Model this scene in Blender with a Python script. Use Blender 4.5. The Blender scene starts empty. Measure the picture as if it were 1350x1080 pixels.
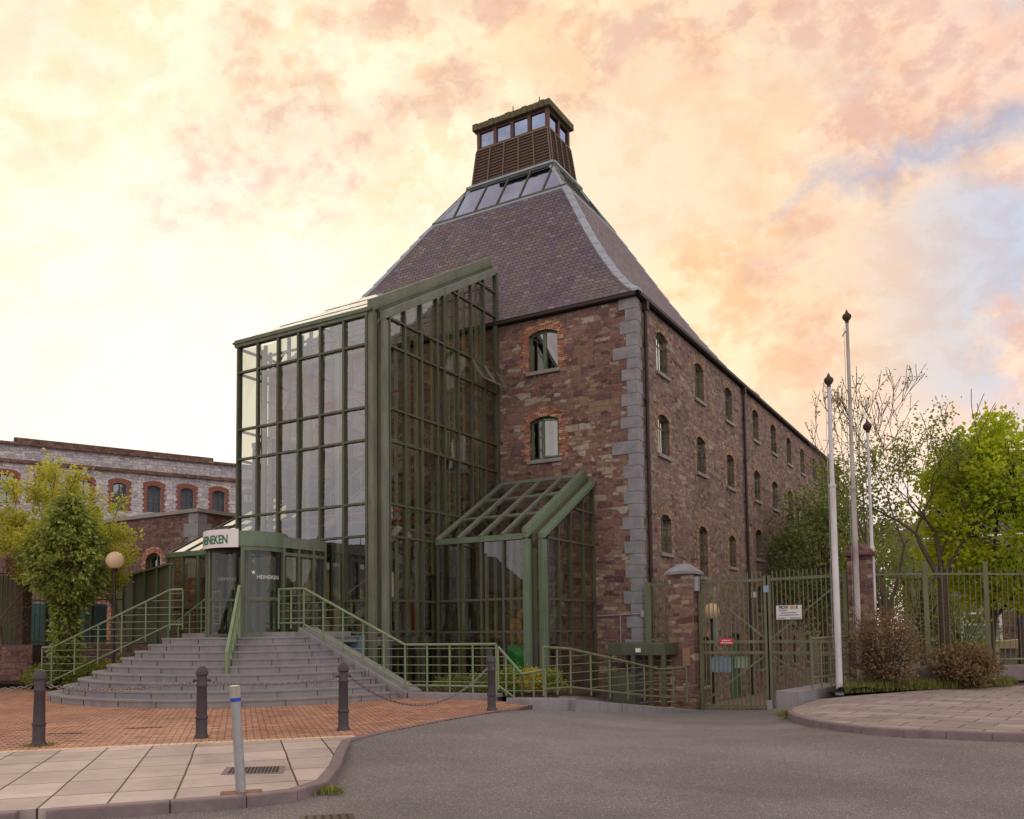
import bpy, bmesh, math, random
from mathutils import Vector, Matrix
random.seed(7)
sc = bpy.context.scene
R = math.radians
PI = math.pi

# ---------------------------------------------------------------- camera, world, sun, exposure
cam_d = bpy.data.cameras.new("camera"); cam = bpy.data.objects.new("camera", cam_d)
sc.collection.objects.link(cam); sc.camera = cam
cr = Vector((0.8631, 0.5047, -0.0121)); cf = Vector((-0.5038, 0.8615, 0.0625))
cr = (cr - cf * cr.dot(cf)).normalized(); cf.normalize(); cu = cr.cross(cf)
cam.matrix_world = Matrix(((cr.x, cu.x, -cf.x, 0), (cr.y, cu.y, -cf.y, 0), (cr.z, cu.z, -cf.z, 1.65), (0, 0, 0, 1)))
cam_d.sensor_width = 36; cam_d.lens = 36 * 1136.0 / 1350
cam_d.shift_x = 0; cam_d.shift_y = (762.5 - 540) / 1350
cam_d.clip_start = 0.1; cam_d.clip_end = 3000

SUN_AZ = -50.0; SUN_EL = 14.0          # degrees; azimuth clockwise from +Y
S = Vector((math.sin(R(SUN_AZ)) * math.cos(R(SUN_EL)), math.cos(R(SUN_AZ)) * math.cos(R(SUN_EL)), math.sin(R(SUN_EL))))
w = bpy.data.worlds.new("World"); sc.world = w; w.use_nodes = True
nt = w.node_tree; nt.nodes.clear()
def wn(t, **k):
    n = nt.nodes.new(t)
    for a, b in k.items(): setattr(n, a, b)
    return n
def wl(a, b): nt.links.new(a, b)
def wmath(op, a, b=None, c=None, clamp=False):
    n = wn('ShaderNodeMath', operation=op, use_clamp=clamp)
    for i, v in enumerate((a, b, c)):
        if v is None: continue
        if isinstance(v, (int, float)): n.inputs[i].default_value = v
        else: wl(v, n.inputs[i])
    return n.outputs[0]
def wramp(fac, stops, interp='EASE'):
    n = wn('ShaderNodeValToRGB'); n.color_ramp.interpolation = interp
    e = n.color_ramp.elements
    while len(e) < len(stops): e.new(0.5)
    for x, (p, c) in zip(e, stops):
        x.position = p; x.color = (c[0], c[1], c[2], 1)
    wl(fac, n.inputs[0]); return n.outputs[0]
def wmix(fac, a, b, bt='MIX'):
    n = wn('ShaderNodeMix', data_type='RGBA', blend_type=bt)
    if isinstance(fac, (int, float)): n.inputs[0].default_value = fac
    else: wl(fac, n.inputs[0])
    for i, v in ((6, a), (7, b)):
        if isinstance(v, tuple): n.inputs[i].default_value = (v[0], v[1], v[2], 1)
        else: wl(v, n.inputs[i])
    return n.outputs[2]
tc = wn('ShaderNodeTexCoord')
sep = wn('ShaderNodeSeparateXYZ'); wl(tc.outputs['Generated'], sep.inputs[0])
dx, dy, dz = sep.outputs
dt = wn('ShaderNodeVectorMath', operation='DOT_PRODUCT'); wl(tc.outputs['Generated'], dt.inputs[0]); dt.inputs[1].default_value = S
g = dt.outputs['Value']
def wdot(v):
    n = wn('ShaderNodeVectorMath', operation='DOT_PRODUCT'); wl(tc.outputs['Generated'], n.inputs[0]); n.inputs[1].default_value = v
    return n.outputs['Value']
def wnoise(vec, scale, detail=8, rough=0.6, dist=0.0):
    n = wn('ShaderNodeTexNoise'); wl(vec, n.inputs['Vector']); n.inputs['Scale'].default_value = scale
    n.inputs['Detail'].default_value = detail; n.inputs['Roughness'].default_value = rough; n.inputs['Distortion'].default_value = dist
    return n.outputs['Fac']
# cloud bands run along A (rising to the right), B lies across them
Cn = Vector((-0.45, 0.75, 0.48)).normalized(); A = Vector((0.80, 0.47, 0.24)); A = (A - Cn*A.dot(Cn)).normalized(); B = Cn.cross(A)
da, db, dc = wdot(A), wdot(B), wdot(Cn)
def comb(ka, kb, kc, off=0.0):
    c = wn('ShaderNodeCombineXYZ'); wl(wmath('MULTIPLY', da, ka), c.inputs[0]); wl(wmath('MULTIPLY', db, kb), c.inputs[1]); wl(wmath('MULTIPLY_ADD', dc, kc, off), c.inputs[2]); return c.outputs[0]
n1 = wnoise(comb(1, 1.5, 1.2, 4.1), 3.0, 9, 0.6, 0.15)      # where the cloud is
n2 = wnoise(comb(1, 1.25, 1.2, 1.7), 11.0, 9, 0.62, 0.2)     # billows
n4 = wnoise(comb(1, 1.2, 1.2, 7.7), 30.0, 6, 0.6, 0.2)     # small billows
n3 = wnoise(comb(1, 1.4, 1.0, 2.3), 4.2, 6, 0.6, 0.2)     # broad tone
gm = wmath('MULTIPLY_ADD', g, 0.5, 0.5)
clear = wramp(gm, [(0.0, (1.35, 1.2, 1.1)), (0.55, (1.1, 1.0, 0.98)), (0.76, (0.44, 0.55, 0.74)), (0.82, (0.60, 0.64, 0.76)), (0.90, (1.0, 0.74, 0.50)), (0.95, (1.0, 0.82, 0.60)), (1.0, (1.12, 1.02, 0.84))])  # low stops here and below: unseen rear sky, raised to brighten the facades
lit = wramp(gm, [(0.0, (1.5, 1.32, 1.16)), (0.6, (1.2, 1.02, 0.92)), (0.79, (1.0, 0.72, 0.59)), (0.87, (1.05, 0.80, 0.55)), (0.93, (1.07, 0.86, 0.56)), (0.97, (1.09, 0.95, 0.70)), (1.0, (1.15, 1.05, 0.85))])
shade = wramp(gm, [(0.0, (0.95, 0.88, 0.90)), (0.6, (0.75, 0.66, 0.68)), (0.79, (0.70, 0.50, 0.54)), (0.87, (0.92, 0.58, 0.42)), (0.93, (0.99, 0.66, 0.37)), (0.97, (1.03, 0.80, 0.48)), (1.0, (1.25, 1.15, 0.9))])
mask = wramp(n1, [(0.40, (0, 0, 0)), (0.53, (1, 1, 1))])
bill = wramp(wmath('ADD', wmath('MULTIPLY', n2, .55), wmath('MULTIPLY', n4, .45)), [(0.43, (0, 0, 0)), (0.54, (1, 1, 1))])
tone = wramp(n3, [(0.42, (0, 0, 0)), (0.60, (1, 1, 1))])
bf = wmath('MULTIPLY_ADD', tone, 0.28, wmath('MULTIPLY', bill, 0.80), clamp=True)
cloud = wmix(bf, shade, lit)
# greyer, darker cloud bellies overhead on the left
hi = wramp(wmath('MULTIPLY_ADD', wmath('SUBTRACT', n3, .5), -1.6, dz), [(0.40, (0, 0, 0)), (0.62, (1, 1, 1))])
cloud = wmix(wmath('MULTIPLY', wmath('MULTIPLY', hi, wmath('SUBTRACT', 1.25, bf)), 0.62, clamp=True), cloud, (0.80, 0.53, 0.44))
col = wmix(mask, clear, cloud)
# the clear blue rift rising to the right
p1_, p2_ = Vector((-0.262, 0.871, 0.416)).normalized(), Vector((0.035, 0.886, 0.462)).normalized()
Nn = p1_.cross(p2_).normalized()
ds = wmath('ADD', wdot(Nn), wmath('MULTIPLY', wmath('SUBTRACT', wnoise(comb(1, 1, 1, .4), 9.0, 9, .65, .2), .5), 0.15))
ax = wdot((p2_-p1_).normalized()); a1 = p1_.dot((p2_-p1_).normalized()); a2 = p2_.dot((p2_-p1_).normalized())
tt = wmath('DIVIDE', wmath('SUBTRACT', ax, a1), a2-a1, clamp=True)
rift = wmath('MULTIPLY', wmath('SUBTRACT', 1.0, wmath('DIVIDE', wmath('ABSOLUTE', ds), wmath('MULTIPLY_ADD', tt, 0.030, 0.005)), clamp=True), wmath('MULTIPLY', tt, 1.5, clamp=True))
col = wmix(wmath('MULTIPLY', rift, 0.8, clamp=True), col, (0.44, 0.49, 0.63))
# low sky: smoother, paler
low = wramp(dz, [(0.08, (1, 1, 1)), (0.30, (0, 0, 0))])
lowc = wramp(gm, [(0.0, (0.85, 0.84, 0.92)), (0.6, (0.82, 0.78, 0.84)), (0.79, (0.84, 0.84, 0.88)), (0.85, (1.0, 0.88, 0.80)), (0.91, (1.03, 0.86, 0.73)), (1.0, (1.12, 1.02, 0.88))])
col = wmix(wmath('MULTIPLY', low, wmath('MULTIPLY_ADD', bf, -0.25, 0.98)), col, lowc)
# thin textured veil over everything, so that no part of the sky is blank
n5 = wnoise(comb(1, 1.35, 1.2, 11.3), 17.0, 9, 0.62, 0.25)
veil = wramp(n5, [(0.40, (1, 1, 1)), (0.56, (0, 0, 0))])
col = wmix(wmath('MULTIPLY', veil, wmath('MULTIPLY_ADD', low, -0.30, 0.42)), col, wmix(1.0, col, (0.93, 0.76, 0.66), 'MULTIPLY'))
# the glow of the hidden sun, scattered in the cloud
gl = wmath('POWER', wmath('MAXIMUM', g, 0.0), 60.0)
col = wmix(wmath('MULTIPLY', gl, 0.75, clamp=True), col, (1.12, 1.04, 0.90))
# ground side
below = wmath('LESS_THAN', dz, -0.005)
col = wmix(below, col, (0.16, 0.15, 0.15))
sky = wn('ShaderNodeTexSky', sky_type='NISHITA'); sky.sun_disc = False
sky.sun_elevation = R(SUN_EL); sky.sun_rotation = R(SUN_AZ)
bg1 = wn('ShaderNodeBackground'); wl(sky.outputs[0], bg1.inputs[0]); bg1.inputs[1].default_value = 0.002
bg2 = wn('ShaderNodeBackground'); wl(col, bg2.inputs[0]); bg2.inputs[1].default_value = 0.585
ads = wn('ShaderNodeAddShader'); wl(bg1.outputs[0], ads.inputs[0]); wl(bg2.outputs[0], ads.inputs[1])
wo = wn('ShaderNodeOutputWorld'); wl(ads.outputs[0], wo.inputs[0])

sd = bpy.data.lights.new("sun", 'SUN'); sd.energy = 1.4; sd.angle = R(11); sd.color = (1.0, 0.80, 0.58)
sun = bpy.data.objects.new("sun", sd); sc.collection.objects.link(sun)
sun.rotation_euler = (-S).to_track_quat('-Z', 'Y').to_euler(); sun.location = (0, 0, 40)

sc.view_settings.view_transform = 'Standard'; sc.view_settings.look = 'None'
sc.view_settings.exposure = 0.84; sc.view_settings.gamma = 1.0
sc.render.engine = 'CYCLES'
sc.cycles.transparent_max_bounces = 32; sc.cycles.max_bounces = 8; sc.cycles.glossy_bounces = 5
sc.cycles.caustics_reflective = False; sc.cycles.caustics_refractive = False

# ---------------------------------------------------------------- helpers
def at(px, D, z=None):
    "ground-plan point seen in picture column px at forward distance D metres"
    r = (px - 675) / 1138.0 * D
    x = r * 0.863 - D * 0.505; y = r * 0.505 + D * 0.863
    return (x, y) if z is None else (x, y, z)
def sm(a, b, x):
    t = min(1.0, max(0.0, (x - a) / (b - a))); return t * t * (3 - 2 * t)
def G(x, y):
    "height of the ground: flat by the camera, falling towards the gate"
    D = -.505 * x + .863 * y; r = .863 * x + .505 * y
    if D < 2: return -.11
    px = 675 + 1138 * r / D
    wl_ = sm(650, 905, px); k = sm(25, 30, D)
    wr = (1 - sm(1000, 1110, px)) * (1 - k) + k
    base = -.11 + .09 * sm(11, 15, D) * (1 - sm(620, 760, px))
    return max(-1.32, base - .0525 * max(0, D - 13.5) * wl_ * wr)

class MB:
    def __init__(s): s.v = []; s.f = []; s.mi = []; s.m = 0
    def add(s, vs, fs):
        o = len(s.v); s.v += [tuple(p) for p in vs]
        s.f += [tuple(i + o for i in f) for f in fs]; s.mi += [s.m] * len(fs); return s
    def quad(s, *p): return s.add(p, [tuple(range(len(p)))])
    def box(s, x0, y0, z0, x1, y1, z1):
        if x0 > x1: x0, x1 = x1, x0
        if y0 > y1: y0, y1 = y1, y0
        if z0 > z1: z0, z1 = z1, z0
        return s.add([(x0,y0,z0),(x1,y0,z0),(x1,y1,z0),(x0,y1,z0),(x0,y0,z1),(x1,y0,z1),(x1,y1,z1),(x0,y1,z1)],
              [(0,3,2,1),(4,5,6,7),(0,1,5,4),(1,2,6,5),(2,3,7,6),(3,0,4,7)])
    def obox(s, c, size, rz):
        cx, cy, cz = c; a, b, h = size[0]/2, size[1]/2, size[2]
        co, si = math.cos(rz), math.sin(rz)
        P = [(cx+u*co-v*si, cy+u*si+v*co) for u, v in ((-a,-b),(a,-b),(a,b),(-a,b))]
        return s.add([(p[0],p[1],cz) for p in P] + [(p[0],p[1],cz+h) for p in P],
              [(0,3,2,1),(4,5,6,7),(0,1,5,4),(1,2,6,5),(2,3,7,6),(3,0,4,7)])
    def bar(s, p, q, w_, h_=None, up=(0,0,1)):
        h_ = h_ or w_; p = Vector(p); q = Vector(q); d = (q-p)
        if d.length < 1e-6: return s
        d.normalize(); u = Vector(up)
        if abs(d.dot(u)) > .98: u = Vector((0,1,0)) if abs(d.y) < .9 else Vector((1,0,0))
        a = d.cross(u).normalized(); b = a.cross(d).normalized()
        a *= w_/2; b *= h_/2
        return s.add([p-a-b,p+a-b,p+a+b,p-a+b,q-a-b,q+a-b,q+a+b,q-a+b],
              [(0,1,2,3),(7,6,5,4),(4,5,1,0),(5,6,2,1),(6,7,3,2),(7,4,0,3)])
    def tube(s, p, q, r0, r1=None, n=8, cap=True):
        r1 = r0 if r1 is None else r1; p = Vector(p); q = Vector(q); d = q-p
        if d.length < 1e-6: return s
        d.normalize(); u = Vector((0,0,1)) if abs(d.z) < .95 else Vector((1,0,0))
        a = d.cross(u).normalized(); b = d.cross(a)
        vs = []
        for c, r in ((p, r0), (q, r1)):
            for i in range(n):
                t = 2*PI*i/n; vs.append(c + a*(r*math.cos(t)) + b*(r*math.sin(t)))
        fs = [(i, (i+1)%n, n+(i+1)%n, n+i) for i in range(n)]
        if cap: fs += [tuple(range(n-1,-1,-1)), tuple(range(n, 2*n))]
        return s.add(vs, fs)
    def path(s, pts, r, n=8):
        for a, b in zip(pts, pts[1:]): s.tube(a, b, r, r, n)
        return s
    def lathe(s, cx, cy, prof, n=20, z0=0):
        vs = []; 
        for r, z in prof:
            for i in range(n):
                t = 2*PI*i/n; vs.append((cx+r*math.cos(t), cy+r*math.sin(t), z0+z))
        fs = []
        for k in range(len(prof)-1):
            for i in range(n): fs.append((k*n+i, k*n+(i+1)%n, (k+1)*n+(i+1)%n, (k+1)*n+i))
        fs += [tuple(range(n-1,-1,-1)), tuple(range((len(prof)-1)*n, len(prof)*n))]
        return s.add(vs, fs)
    def prism(s, poly, z0, z1):
        n = len(poly)
        f0 = (lambda p: z0) if not callable(z0) else (lambda p: z0(p[0], p[1]))
        f1 = (lambda p: z1) if not callable(z1) else (lambda p: z1(p[0], p[1]))
        return s.add([(p[0],p[1],f0(p)) for p in poly] + [(p[0],p[1],f1(p)) for p in poly],
              [tuple(range(n-1,-1,-1)), tuple(range(n,2*n))] + [(i,(i+1)%n,n+(i+1)%n,n+i) for i in range(n)])
    def build(s, name, mat, parent=None, smooth=False, bevel=0):
        me = bpy.data.meshes.new(name); me.from_pydata(s.v, [], s.f); me.update()
        mats = mat if isinstance(mat, (list, tuple)) else [mat]
        for m in mats: me.materials.append(m)
        if len(mats) > 1: me.polygons.foreach_set('material_index', s.mi)
        if smooth:
            me.polygons.foreach_set('use_smooth', [True]*len(me.polygons))
            me.set_sharp_from_angle(angle=R(40))
        o = bpy.data.objects.new(name, me); sc.collection.objects.link(o)
        if parent is not None:
            o.parent = parent; o.matrix_parent_inverse = parent_world(parent).inverted()
        if bevel:
            b = o.modifiers.new('bevel', 'BEVEL'); b.width = bevel; b.segments = 2; b.limit_method = 'ANGLE'
        return o
def parent_world(p):
    m = p.matrix_basis.copy()
    if p.parent is not None: m = parent_world(p.parent) @ p.matrix_parent_inverse @ m
    return m
def tag(o, label=None, cat=None, group=None, kind=None):
    if label: o['label'] = label
    if cat: o['category'] = cat
    if group: o['group'] = group
    if kind: o['kind'] = kind
    return o
def thing(name, loc, label, cat, group=None):
    o = bpy.data.objects.new(name, None); sc.collection.objects.link(o)
    o.location = loc; o.empty_display_size = .3
    return tag(o, label, cat, group)
def copy_tree(o, parent=None):
    c = o.copy(); sc.collection.objects.link(c)
    if parent is not None:
        c.parent = parent; c.matrix_parent_inverse = o.matrix_parent_inverse.copy()
    for ch in list(o.children): copy_tree(ch, c)
    return c

# ---------------------------------------------------------------- materials
MATS = {}
class NB:
    def __init__(s, name):
        s.m = bpy.data.materials.new(name); s.m.use_nodes = True; s.t = s.m.node_tree; s.t.nodes.clear()
        s.out = s.n('ShaderNodeOutputMaterial')
    def n(s, t, **k):
        x = s.t.nodes.new(t)
        for a, b in k.items(): setattr(x, a, b)
        return x
    def l(s, a, b): s.t.links.new(a, b)
    def setv(s, sock, v):
        if isinstance(v, (int, float)): sock.default_value = v
        elif isinstance(v, tuple): sock.default_value = (v[0], v[1], v[2], 1) if len(v) == 3 and sock.type == 'RGBA' else v
        else: s.l(v, sock)
    def math(s, op, a, b=None, c=None, clamp=False):
        x = s.n('ShaderNodeMath', operation=op, use_clamp=clamp)
        for i, v in enumerate((a, b, c)):
            if v is not None: s.setv(x.inputs[i], v)
        return x.outputs[0]
    def pos(s): return s.n('ShaderNodeNewGeometry').outputs['Position']
    def uz(s, k=1.0):
        "(x+y, z) for axis-aligned upright faces"
        sp = s.n('ShaderNodeSeparateXYZ'); s.l(s.pos(), sp.inputs[0])
        c = s.n('ShaderNodeCombineXYZ'); s.l(s.math('ADD', sp.outputs[0], sp.outputs[1]), c.inputs[0])
        s.l(s.math('MULTIPLY', sp.outputs[2], k), c.inputs[1]); return c.outputs[0]
    def mapping(s, v, rot=(0,0,0), scale=(1,1,1), loc=(0,0,0)):
        x = s.n('ShaderNodeMapping'); s.l(v, x.inputs[0]); x.inputs['Rotation'].default_value = rot
        x.inputs['Scale'].default_value = scale; x.inputs['Location'].default_value = loc; return x.outputs[0]
    def noise(s, v, scale, detail=4, rough=.55, dist=0, col=False):
        x = s.n('ShaderNodeTexNoise'); s.l(v, x.inputs['Vector']); x.inputs['Scale'].default_value = scale
        x.inputs['Detail'].default_value = detail; x.inputs['Roughness'].default_value = rough; x.inputs['Distortion'].default_value = dist
        return x.outputs['Color' if col else 'Fac']
    def distort(s, v, scale, amt, detail=2):
        nn = s.noise(v, scale, detail, col=True)
        a = s.n('ShaderNodeVectorMath', operation='MULTIPLY_ADD'); s.l(nn, a.inputs[0]); a.inputs[1].default_value = (amt,)*3
        b = s.n('ShaderNodeVectorMath', operation='SUBTRACT'); s.l(v, b.inputs[0]); b.inputs[1].default_value = (amt/2,)*3
        s.l(b.outputs[0], a.inputs[2]); return a.outputs[0]
    def ramp(s, f, stops, interp='LINEAR'):
        x = s.n('ShaderNodeValToRGB'); x.color_ramp.interpolation = interp; e = x.color_ramp.elements
        while len(e) < len(stops): e.new(.5)
        for k, (p, c) in zip(e, stops):
            if isinstance(c, (int, float)): c = (c, c, c)
            k.position = p; k.color = (c[0], c[1], c[2], 1)
        s.l(f, x.inputs[0]); return x.outputs[0]
    def mix(s, f, a, b, bt='MIX'):
        x = s.n('ShaderNodeMix', data_type='RGBA', blend_type=bt); s.setv(x.inputs[0], f); s.setv(x.inputs[6], a); s.setv(x.inputs[7], b); return x.outputs[2]
    def brick(s, v, w_, h_, mortar=.01, offset=.5, smooth=.1, squash=1.0, sqf=2):
        x = s.n('ShaderNodeTexBrick', offset=offset, squash=squash, squash_frequency=sqf); s.l(v, x.inputs['Vector'])
        x.inputs['Color1'].default_value = (0,0,0,1); x.inputs['Color2'].default_value = (1,1,1,1); x.inputs['Mortar'].default_value = (.5,.5,.5,1)
        x.inputs['Scale'].default_value = 1; x.inputs['Mortar Size'].default_value = mortar; x.inputs['Mortar Smooth'].default_value = smooth
        x.inputs['Brick Width'].default_value = w_; x.inputs['Row Height'].default_value = h_; x.inputs['Bias'].default_value = 0
        return x.outputs['Color'], x.outputs['Fac']
    def bump(s, h, dist=.01, strength=1.0):
        x = s.n('ShaderNodeBump'); x.inputs['Distance'].default_value = dist; x.inputs['Strength'].default_value = strength; s.l(h, x.inputs['Height']); return x.outputs[0]
    def princ(s, col, rough=.7, metal=0, normal=None, spec=.5, **k):
        p = s.n('ShaderNodeBsdfPrincipled'); s.setv(p.inputs['Base Color'], col); s.setv(p.inputs['Roughness'], rough)
        p.inputs['Metallic'].default_value = metal; p.inputs['Specular IOR Level'].default_value = spec
        if normal is not None: s.l(normal, p.inputs['Normal'])
        for a, b in k.items(): s.setv(p.inputs[a.replace('_', ' ')], b)
        s.l(p.outputs[0], s.out.inputs[0]); return p
def rubble(name, palette, mortar_c, w_=.46, h_=.17, coarse=.5):
    b = NB(name); v = b.uz(); vd = b.distort(v, 1.3, .26, 3); vd = b.distort(vd, 5, .09, 3)
    c1, f1 = b.brick(vd, w_, h_, .014, .42, .35, 1.6, 3)
    c2, f2 = b.brick(b.mapping(vd, loc=(.13, .07, 0)), w_*.62, h_*.55, .010, .37, .3, .7, 2)
    sel = b.ramp(b.noise(b.mapping(v, scale=(1, 1.6, 1)), .9, 3), [(.47, 0), (.50, 1)])
    c = b.mix(sel, c1, c2); f = b.mix(sel, f1, f2)
    rnd = b.ramp(c, palette, 'LINEAR')
    fine = b.noise(b.pos(), 9, 6, .65)
    rnd = b.mix(.55, rnd, b.ramp(fine, [(.3, .35), (.7, 1.35)]), 'MULTIPLY')
    big = b.ramp(b.noise(v, .35, 3), [(.3, .75), (.7, 1.2)])
    rnd = b.mix(.6, rnd, big, 'MULTIPLY')
    # weathering: pale lichen and dark soot streaks
    rnd = b.mix(b.ramp(b.noise(b.mapping(v, scale=(2.2, .35, 1)), 1.4, 5), [(.60, 0), (.78, .45)]), rnd, (.035, .028, .026))
    mcol = b.mix(b.noise(v, 1.1, 4), mortar_c, tuple(x*.45 for x in mortar_c))
    col = b.mix(f, rnd, mcol)
    h = b.math('SUBTRACT', b.math('MULTIPLY', fine, .5), b.math('MULTIPLY', f, .9))
    h = b.math('ADD', h, b.math('MULTIPLY', b.n('ShaderNodeSeparateColor').outputs[0] if False else b.noise(vd, 3.5, 2), .5))
    b.princ(col, .9, normal=b.bump(h, .035, .9), spec=.25)
    return b.m
M = {}
M['stone'] = rubble('sandstone rubble', [(0, (.12, .066, .066)), (.18, (.20, .108, .102)), (.36, (.27, .17, .135)), (.50, (.15, .092, .096)), (.64, (.31, .23, .15)), (.78, (.23, .12, .11)), (.9, (.36, .30, .21)), (1, (.40, .37, .33))], (.36, .28, .235), .62, .23)
M['stone_side'] = rubble('sandstone rubble of the long side', [(0, (.135, .08, .075)), (.2, (.22, .135, .118)), (.4, (.29, .19, .165)), (.6, (.22, .155, .148)), (.75, (.36, .285, .20)), (.9, (.31, .215, .18)), (1, (.42, .37, .30))], (.35, .30, .27), .50, .2)
M['stone_dark'] = rubble('weathered purple sandstone', [(0, (.12, .07, .062)), (.3, (.19, .115, .10)), (.6, (.25, .16, .135)), (.85, (.18, .12, .12)), (1, (.32, .25, .19))], (.2, .16, .13), .5, .2)
M['ashlar'] = rubble('grey limestone blocks', [(0, (.40, .40, .45)), (.4, (.58, .58, .64)), (.7, (.72, .71, .74)), (.9, (.52, .51, .55)), (1, (.78, .76, .74))], (.42, .40, .40), .8, .34)
def simple(name, col, rough=.6, metal=0, var=.25, scale=6, bump=0, spec=.5, bscale=40):
    b = NB(name); nz = b.noise(b.pos(), scale, 5, .6)
    c = b.mix(nz, tuple(x*(1-var) for x in col), tuple(min(1, x*(1+var)) for x in col))
    nrm = b.bump(b.noise(b.pos(), bscale, 5, .65), bump, .8) if bump else None
    b.princ(c, b.ramp(nz, [(0, max(.05, rough-.12)), (1, min(1, rough+.12))]), metal, nrm, spec); return b.m
def paint(name, col, dirt=(.03,.03,.02), rough=.45, amt=.5):
    b = NB(name); v = b.mapping(b.pos(), scale=(1, 1, .3)); a = b.ramp(b.noise(v, 3.2, 7, .68), [(.42, 0), (.75, amt)])
    c = b.mix(b.noise(b.pos(), .8, 3), tuple(x*.82 for x in col), tuple(x*1.15 for x in col)); c = b.mix(a, c, dirt)
    b.princ(c, b.ramp(a, [(0, rough), (1, .85)]), 0, b.bump(b.noise(b.pos(), 30, 4), .002, .4)); return b.m
M['quoin'] = simple('grey limestone', (.27, .275, .30), .85, 0, .5, 3.4, .012, .25, 14)
M['sill'] = simple('worn limestone sill', (.30, .28, .27), .85, 0, .4, 3, .01, .25, 16)
M['frame_dark'] = paint('dark olive metal', (.085, .095, .062))
M['frame'] = paint('olive green metal', (.13, .165, .105), (.05, .045, .03))
M['fascia'] = paint('faded green cladding', (.13, .205, .135), (.09, .085, .06), .4, .6)
M['column'] = paint('olive grey column cladding', (.17, .19, .135), (.085, .08, .055), .45, .7)
M['fascia_grey'] = paint('greyed green cladding', (.19, .215, .175), (.07, .07, .05), .45, .6)
M['rail'] = paint('green rail paint', (.20, .28, .16), (.08, .07, .035), .4, .4)
M['rail_old'] = paint('worn green rail paint', (.165, .19, .112), (.10, .07, .035), .5, .7)
M['window_green'] = paint('green window paint', (.11, .165, .075), (.04, .05, .03), .4, .4)
M['door_green'] = paint('green door paint', (.05, .13, .065), (.03, .06, .03), .5, .3)
M['interior'] = paint('inner steelwork', (.30, .33, .22), (.08, .08, .05), .5, .3)
M['wood_tread'] = simple('varnished stair treads', (.30, .14, .05), .45, 0, .4, 5)
M['red_paint'] = simple('red painted steel', (.42, .06, .04), .5)
M['white_paint'] = simple('white enamel', (.78, .79, .82), .4, 0, .06)
M['sign_green'] = simple('green lettering', (.01, .16, .05), .5, 0, .05)
M['sign_dark'] = simple('dark lettering', (.03, .04, .08), .5, 0, .05)
M['sign_gold'] = simple('gold lettering', (.55, .36, .08), .5, 0, .1)
M['sign_red'] = simple('red sign enamel', (.62, .04, .07), .5, 0, .05)
M['sign_blue'] = simple('blue sign enamel', (.01, .06, .45), .4, 0, .05)
M['pale_blue'] = simple('pale blue board', (.26, .38, .52), .5, 0, .2, 3)
M['pale_green'] = simple('pale green board', (.30, .46, .33), .5, 0, .2, 3)
M['poster'] = simple('green poster', (.02, .35, .06), .4, 0, .9, 5)
M['lead'] = simple('lead flashing', (.33, .39, .46), .55, .3, .35, 3, .006, .5, 9)
M['gutter'] = simple('dark cast iron', (.035, .022, .02), .6, 0, .4)
M['bollard'] = simple('bollard cast iron', (.055, .045, .055), .55, 0, .3, 8, .002)
M['galv'] = simple('galvanised steel', (.36, .38, .40), .45, .35, .25, 9, .001)
M['chain'] = simple('chain steel', (.22, .20, .20), .5, .5, .4, 20)
M['pole_white'] = paint('white pole paint', (.68, .69, .74), (.28, .27, .26), .35, .5)
M['pole_worn'] = paint('worn pole paint', (.50, .48, .46), (.20, .17, .14), .5, .9)
M['finial'] = simple('rusty finial', (.06, .035, .03), .8, 0, .5)
def brickmat(name, pal):
    b = NB(name); vo = b.n('ShaderNodeTexVoronoi', feature='F1'); b.l(b.mapping(b.pos(), scale=(5, 5, 13)), vo.inputs['Vector']); vo.inputs['Scale'].default_value = 1
    sp = b.n('ShaderNodeSeparateColor'); b.l(vo.outputs['Color'], sp.inputs[0]); c = b.ramp(sp.outputs[0], pal)
    c = b.mix(.5, c, b.ramp(b.noise(b.pos(), 25, 5), [(.3, .5), (.7, 1.3)]), 'MULTIPLY'); b.princ(c, .9, normal=b.bump(b.noise(b.pos(), 30, 5), .006, .8), spec=.2); return b.m
M['brick'] = brickmat('old red brick', [(0, (.20, .09, .065)), (.3, (.42, .21, .14)), (.6, (.34, .15, .10)), (.85, (.52, .32, .22)), (1, (.60, .45, .34))])
M['brick_pale'] = brickmat('pale orange brick', [(0, (.20, .12, .09)), (.3, (.36, .24, .17)), (.6, (.28, .17, .12)), (.85, (.44, .33, .24)), (1, (.50, .40, .32))])
M['brick_red'] = simple('bright red brick', (.25, .095, .07), .85, 0, .3, 4)
M['render_cream'] = simple('cream render', (.50, .40, .24), .9, 0, .12)
M['render_orange'] = simple('ochre render', (.44, .26, .12), .9, 0, .12)
M['render_grey'] = simple('grey render', (.30, .29, .28), .9, 0, .15)
M['render_green'] = simple('grey green cladding', (.16, .20, .16), .7, 0, .15)
M['roof_far'] = simple('far slate roof', (.10, .10, .12), .7, 0, .3)
M['soil'] = simple('dark soil', (.055, .042, .028), 1, 0, .5, 4, .04, .1, 8)
M['dark'] = simple('dark interior', (.02, .018, .016), .9)
M['teal'] = paint('teal container paint', (.012, .085, .085), (.02, .03, .03), .4, .3)
M['wood_dark'] = simple('weathered louvre timber', (.105, .072, .052), .85, 0, .6, 8, .01)
M['wood_rail'] = simple('pale batten timber', (.20, .15, .11), .85, 0, .3, 8)
M['timber_red'] = simple('stained cupola posts', (.13, .06, .045), .7, 0, .35, 6)
M['moss_lead'] = simple('mossy cupola roof', (.13, .12, .07), .9, 0, .6, 4, .03, .3, 9)
M['bark'] = simple('bark', (.10, .075, .058), .95, 0, .5, 9, .02, .2, 22)
M['bark_pale'] = simple('pale bark', (.16, .125, .10), .95, 0, .45, 9, .015, .2, 22)
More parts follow.
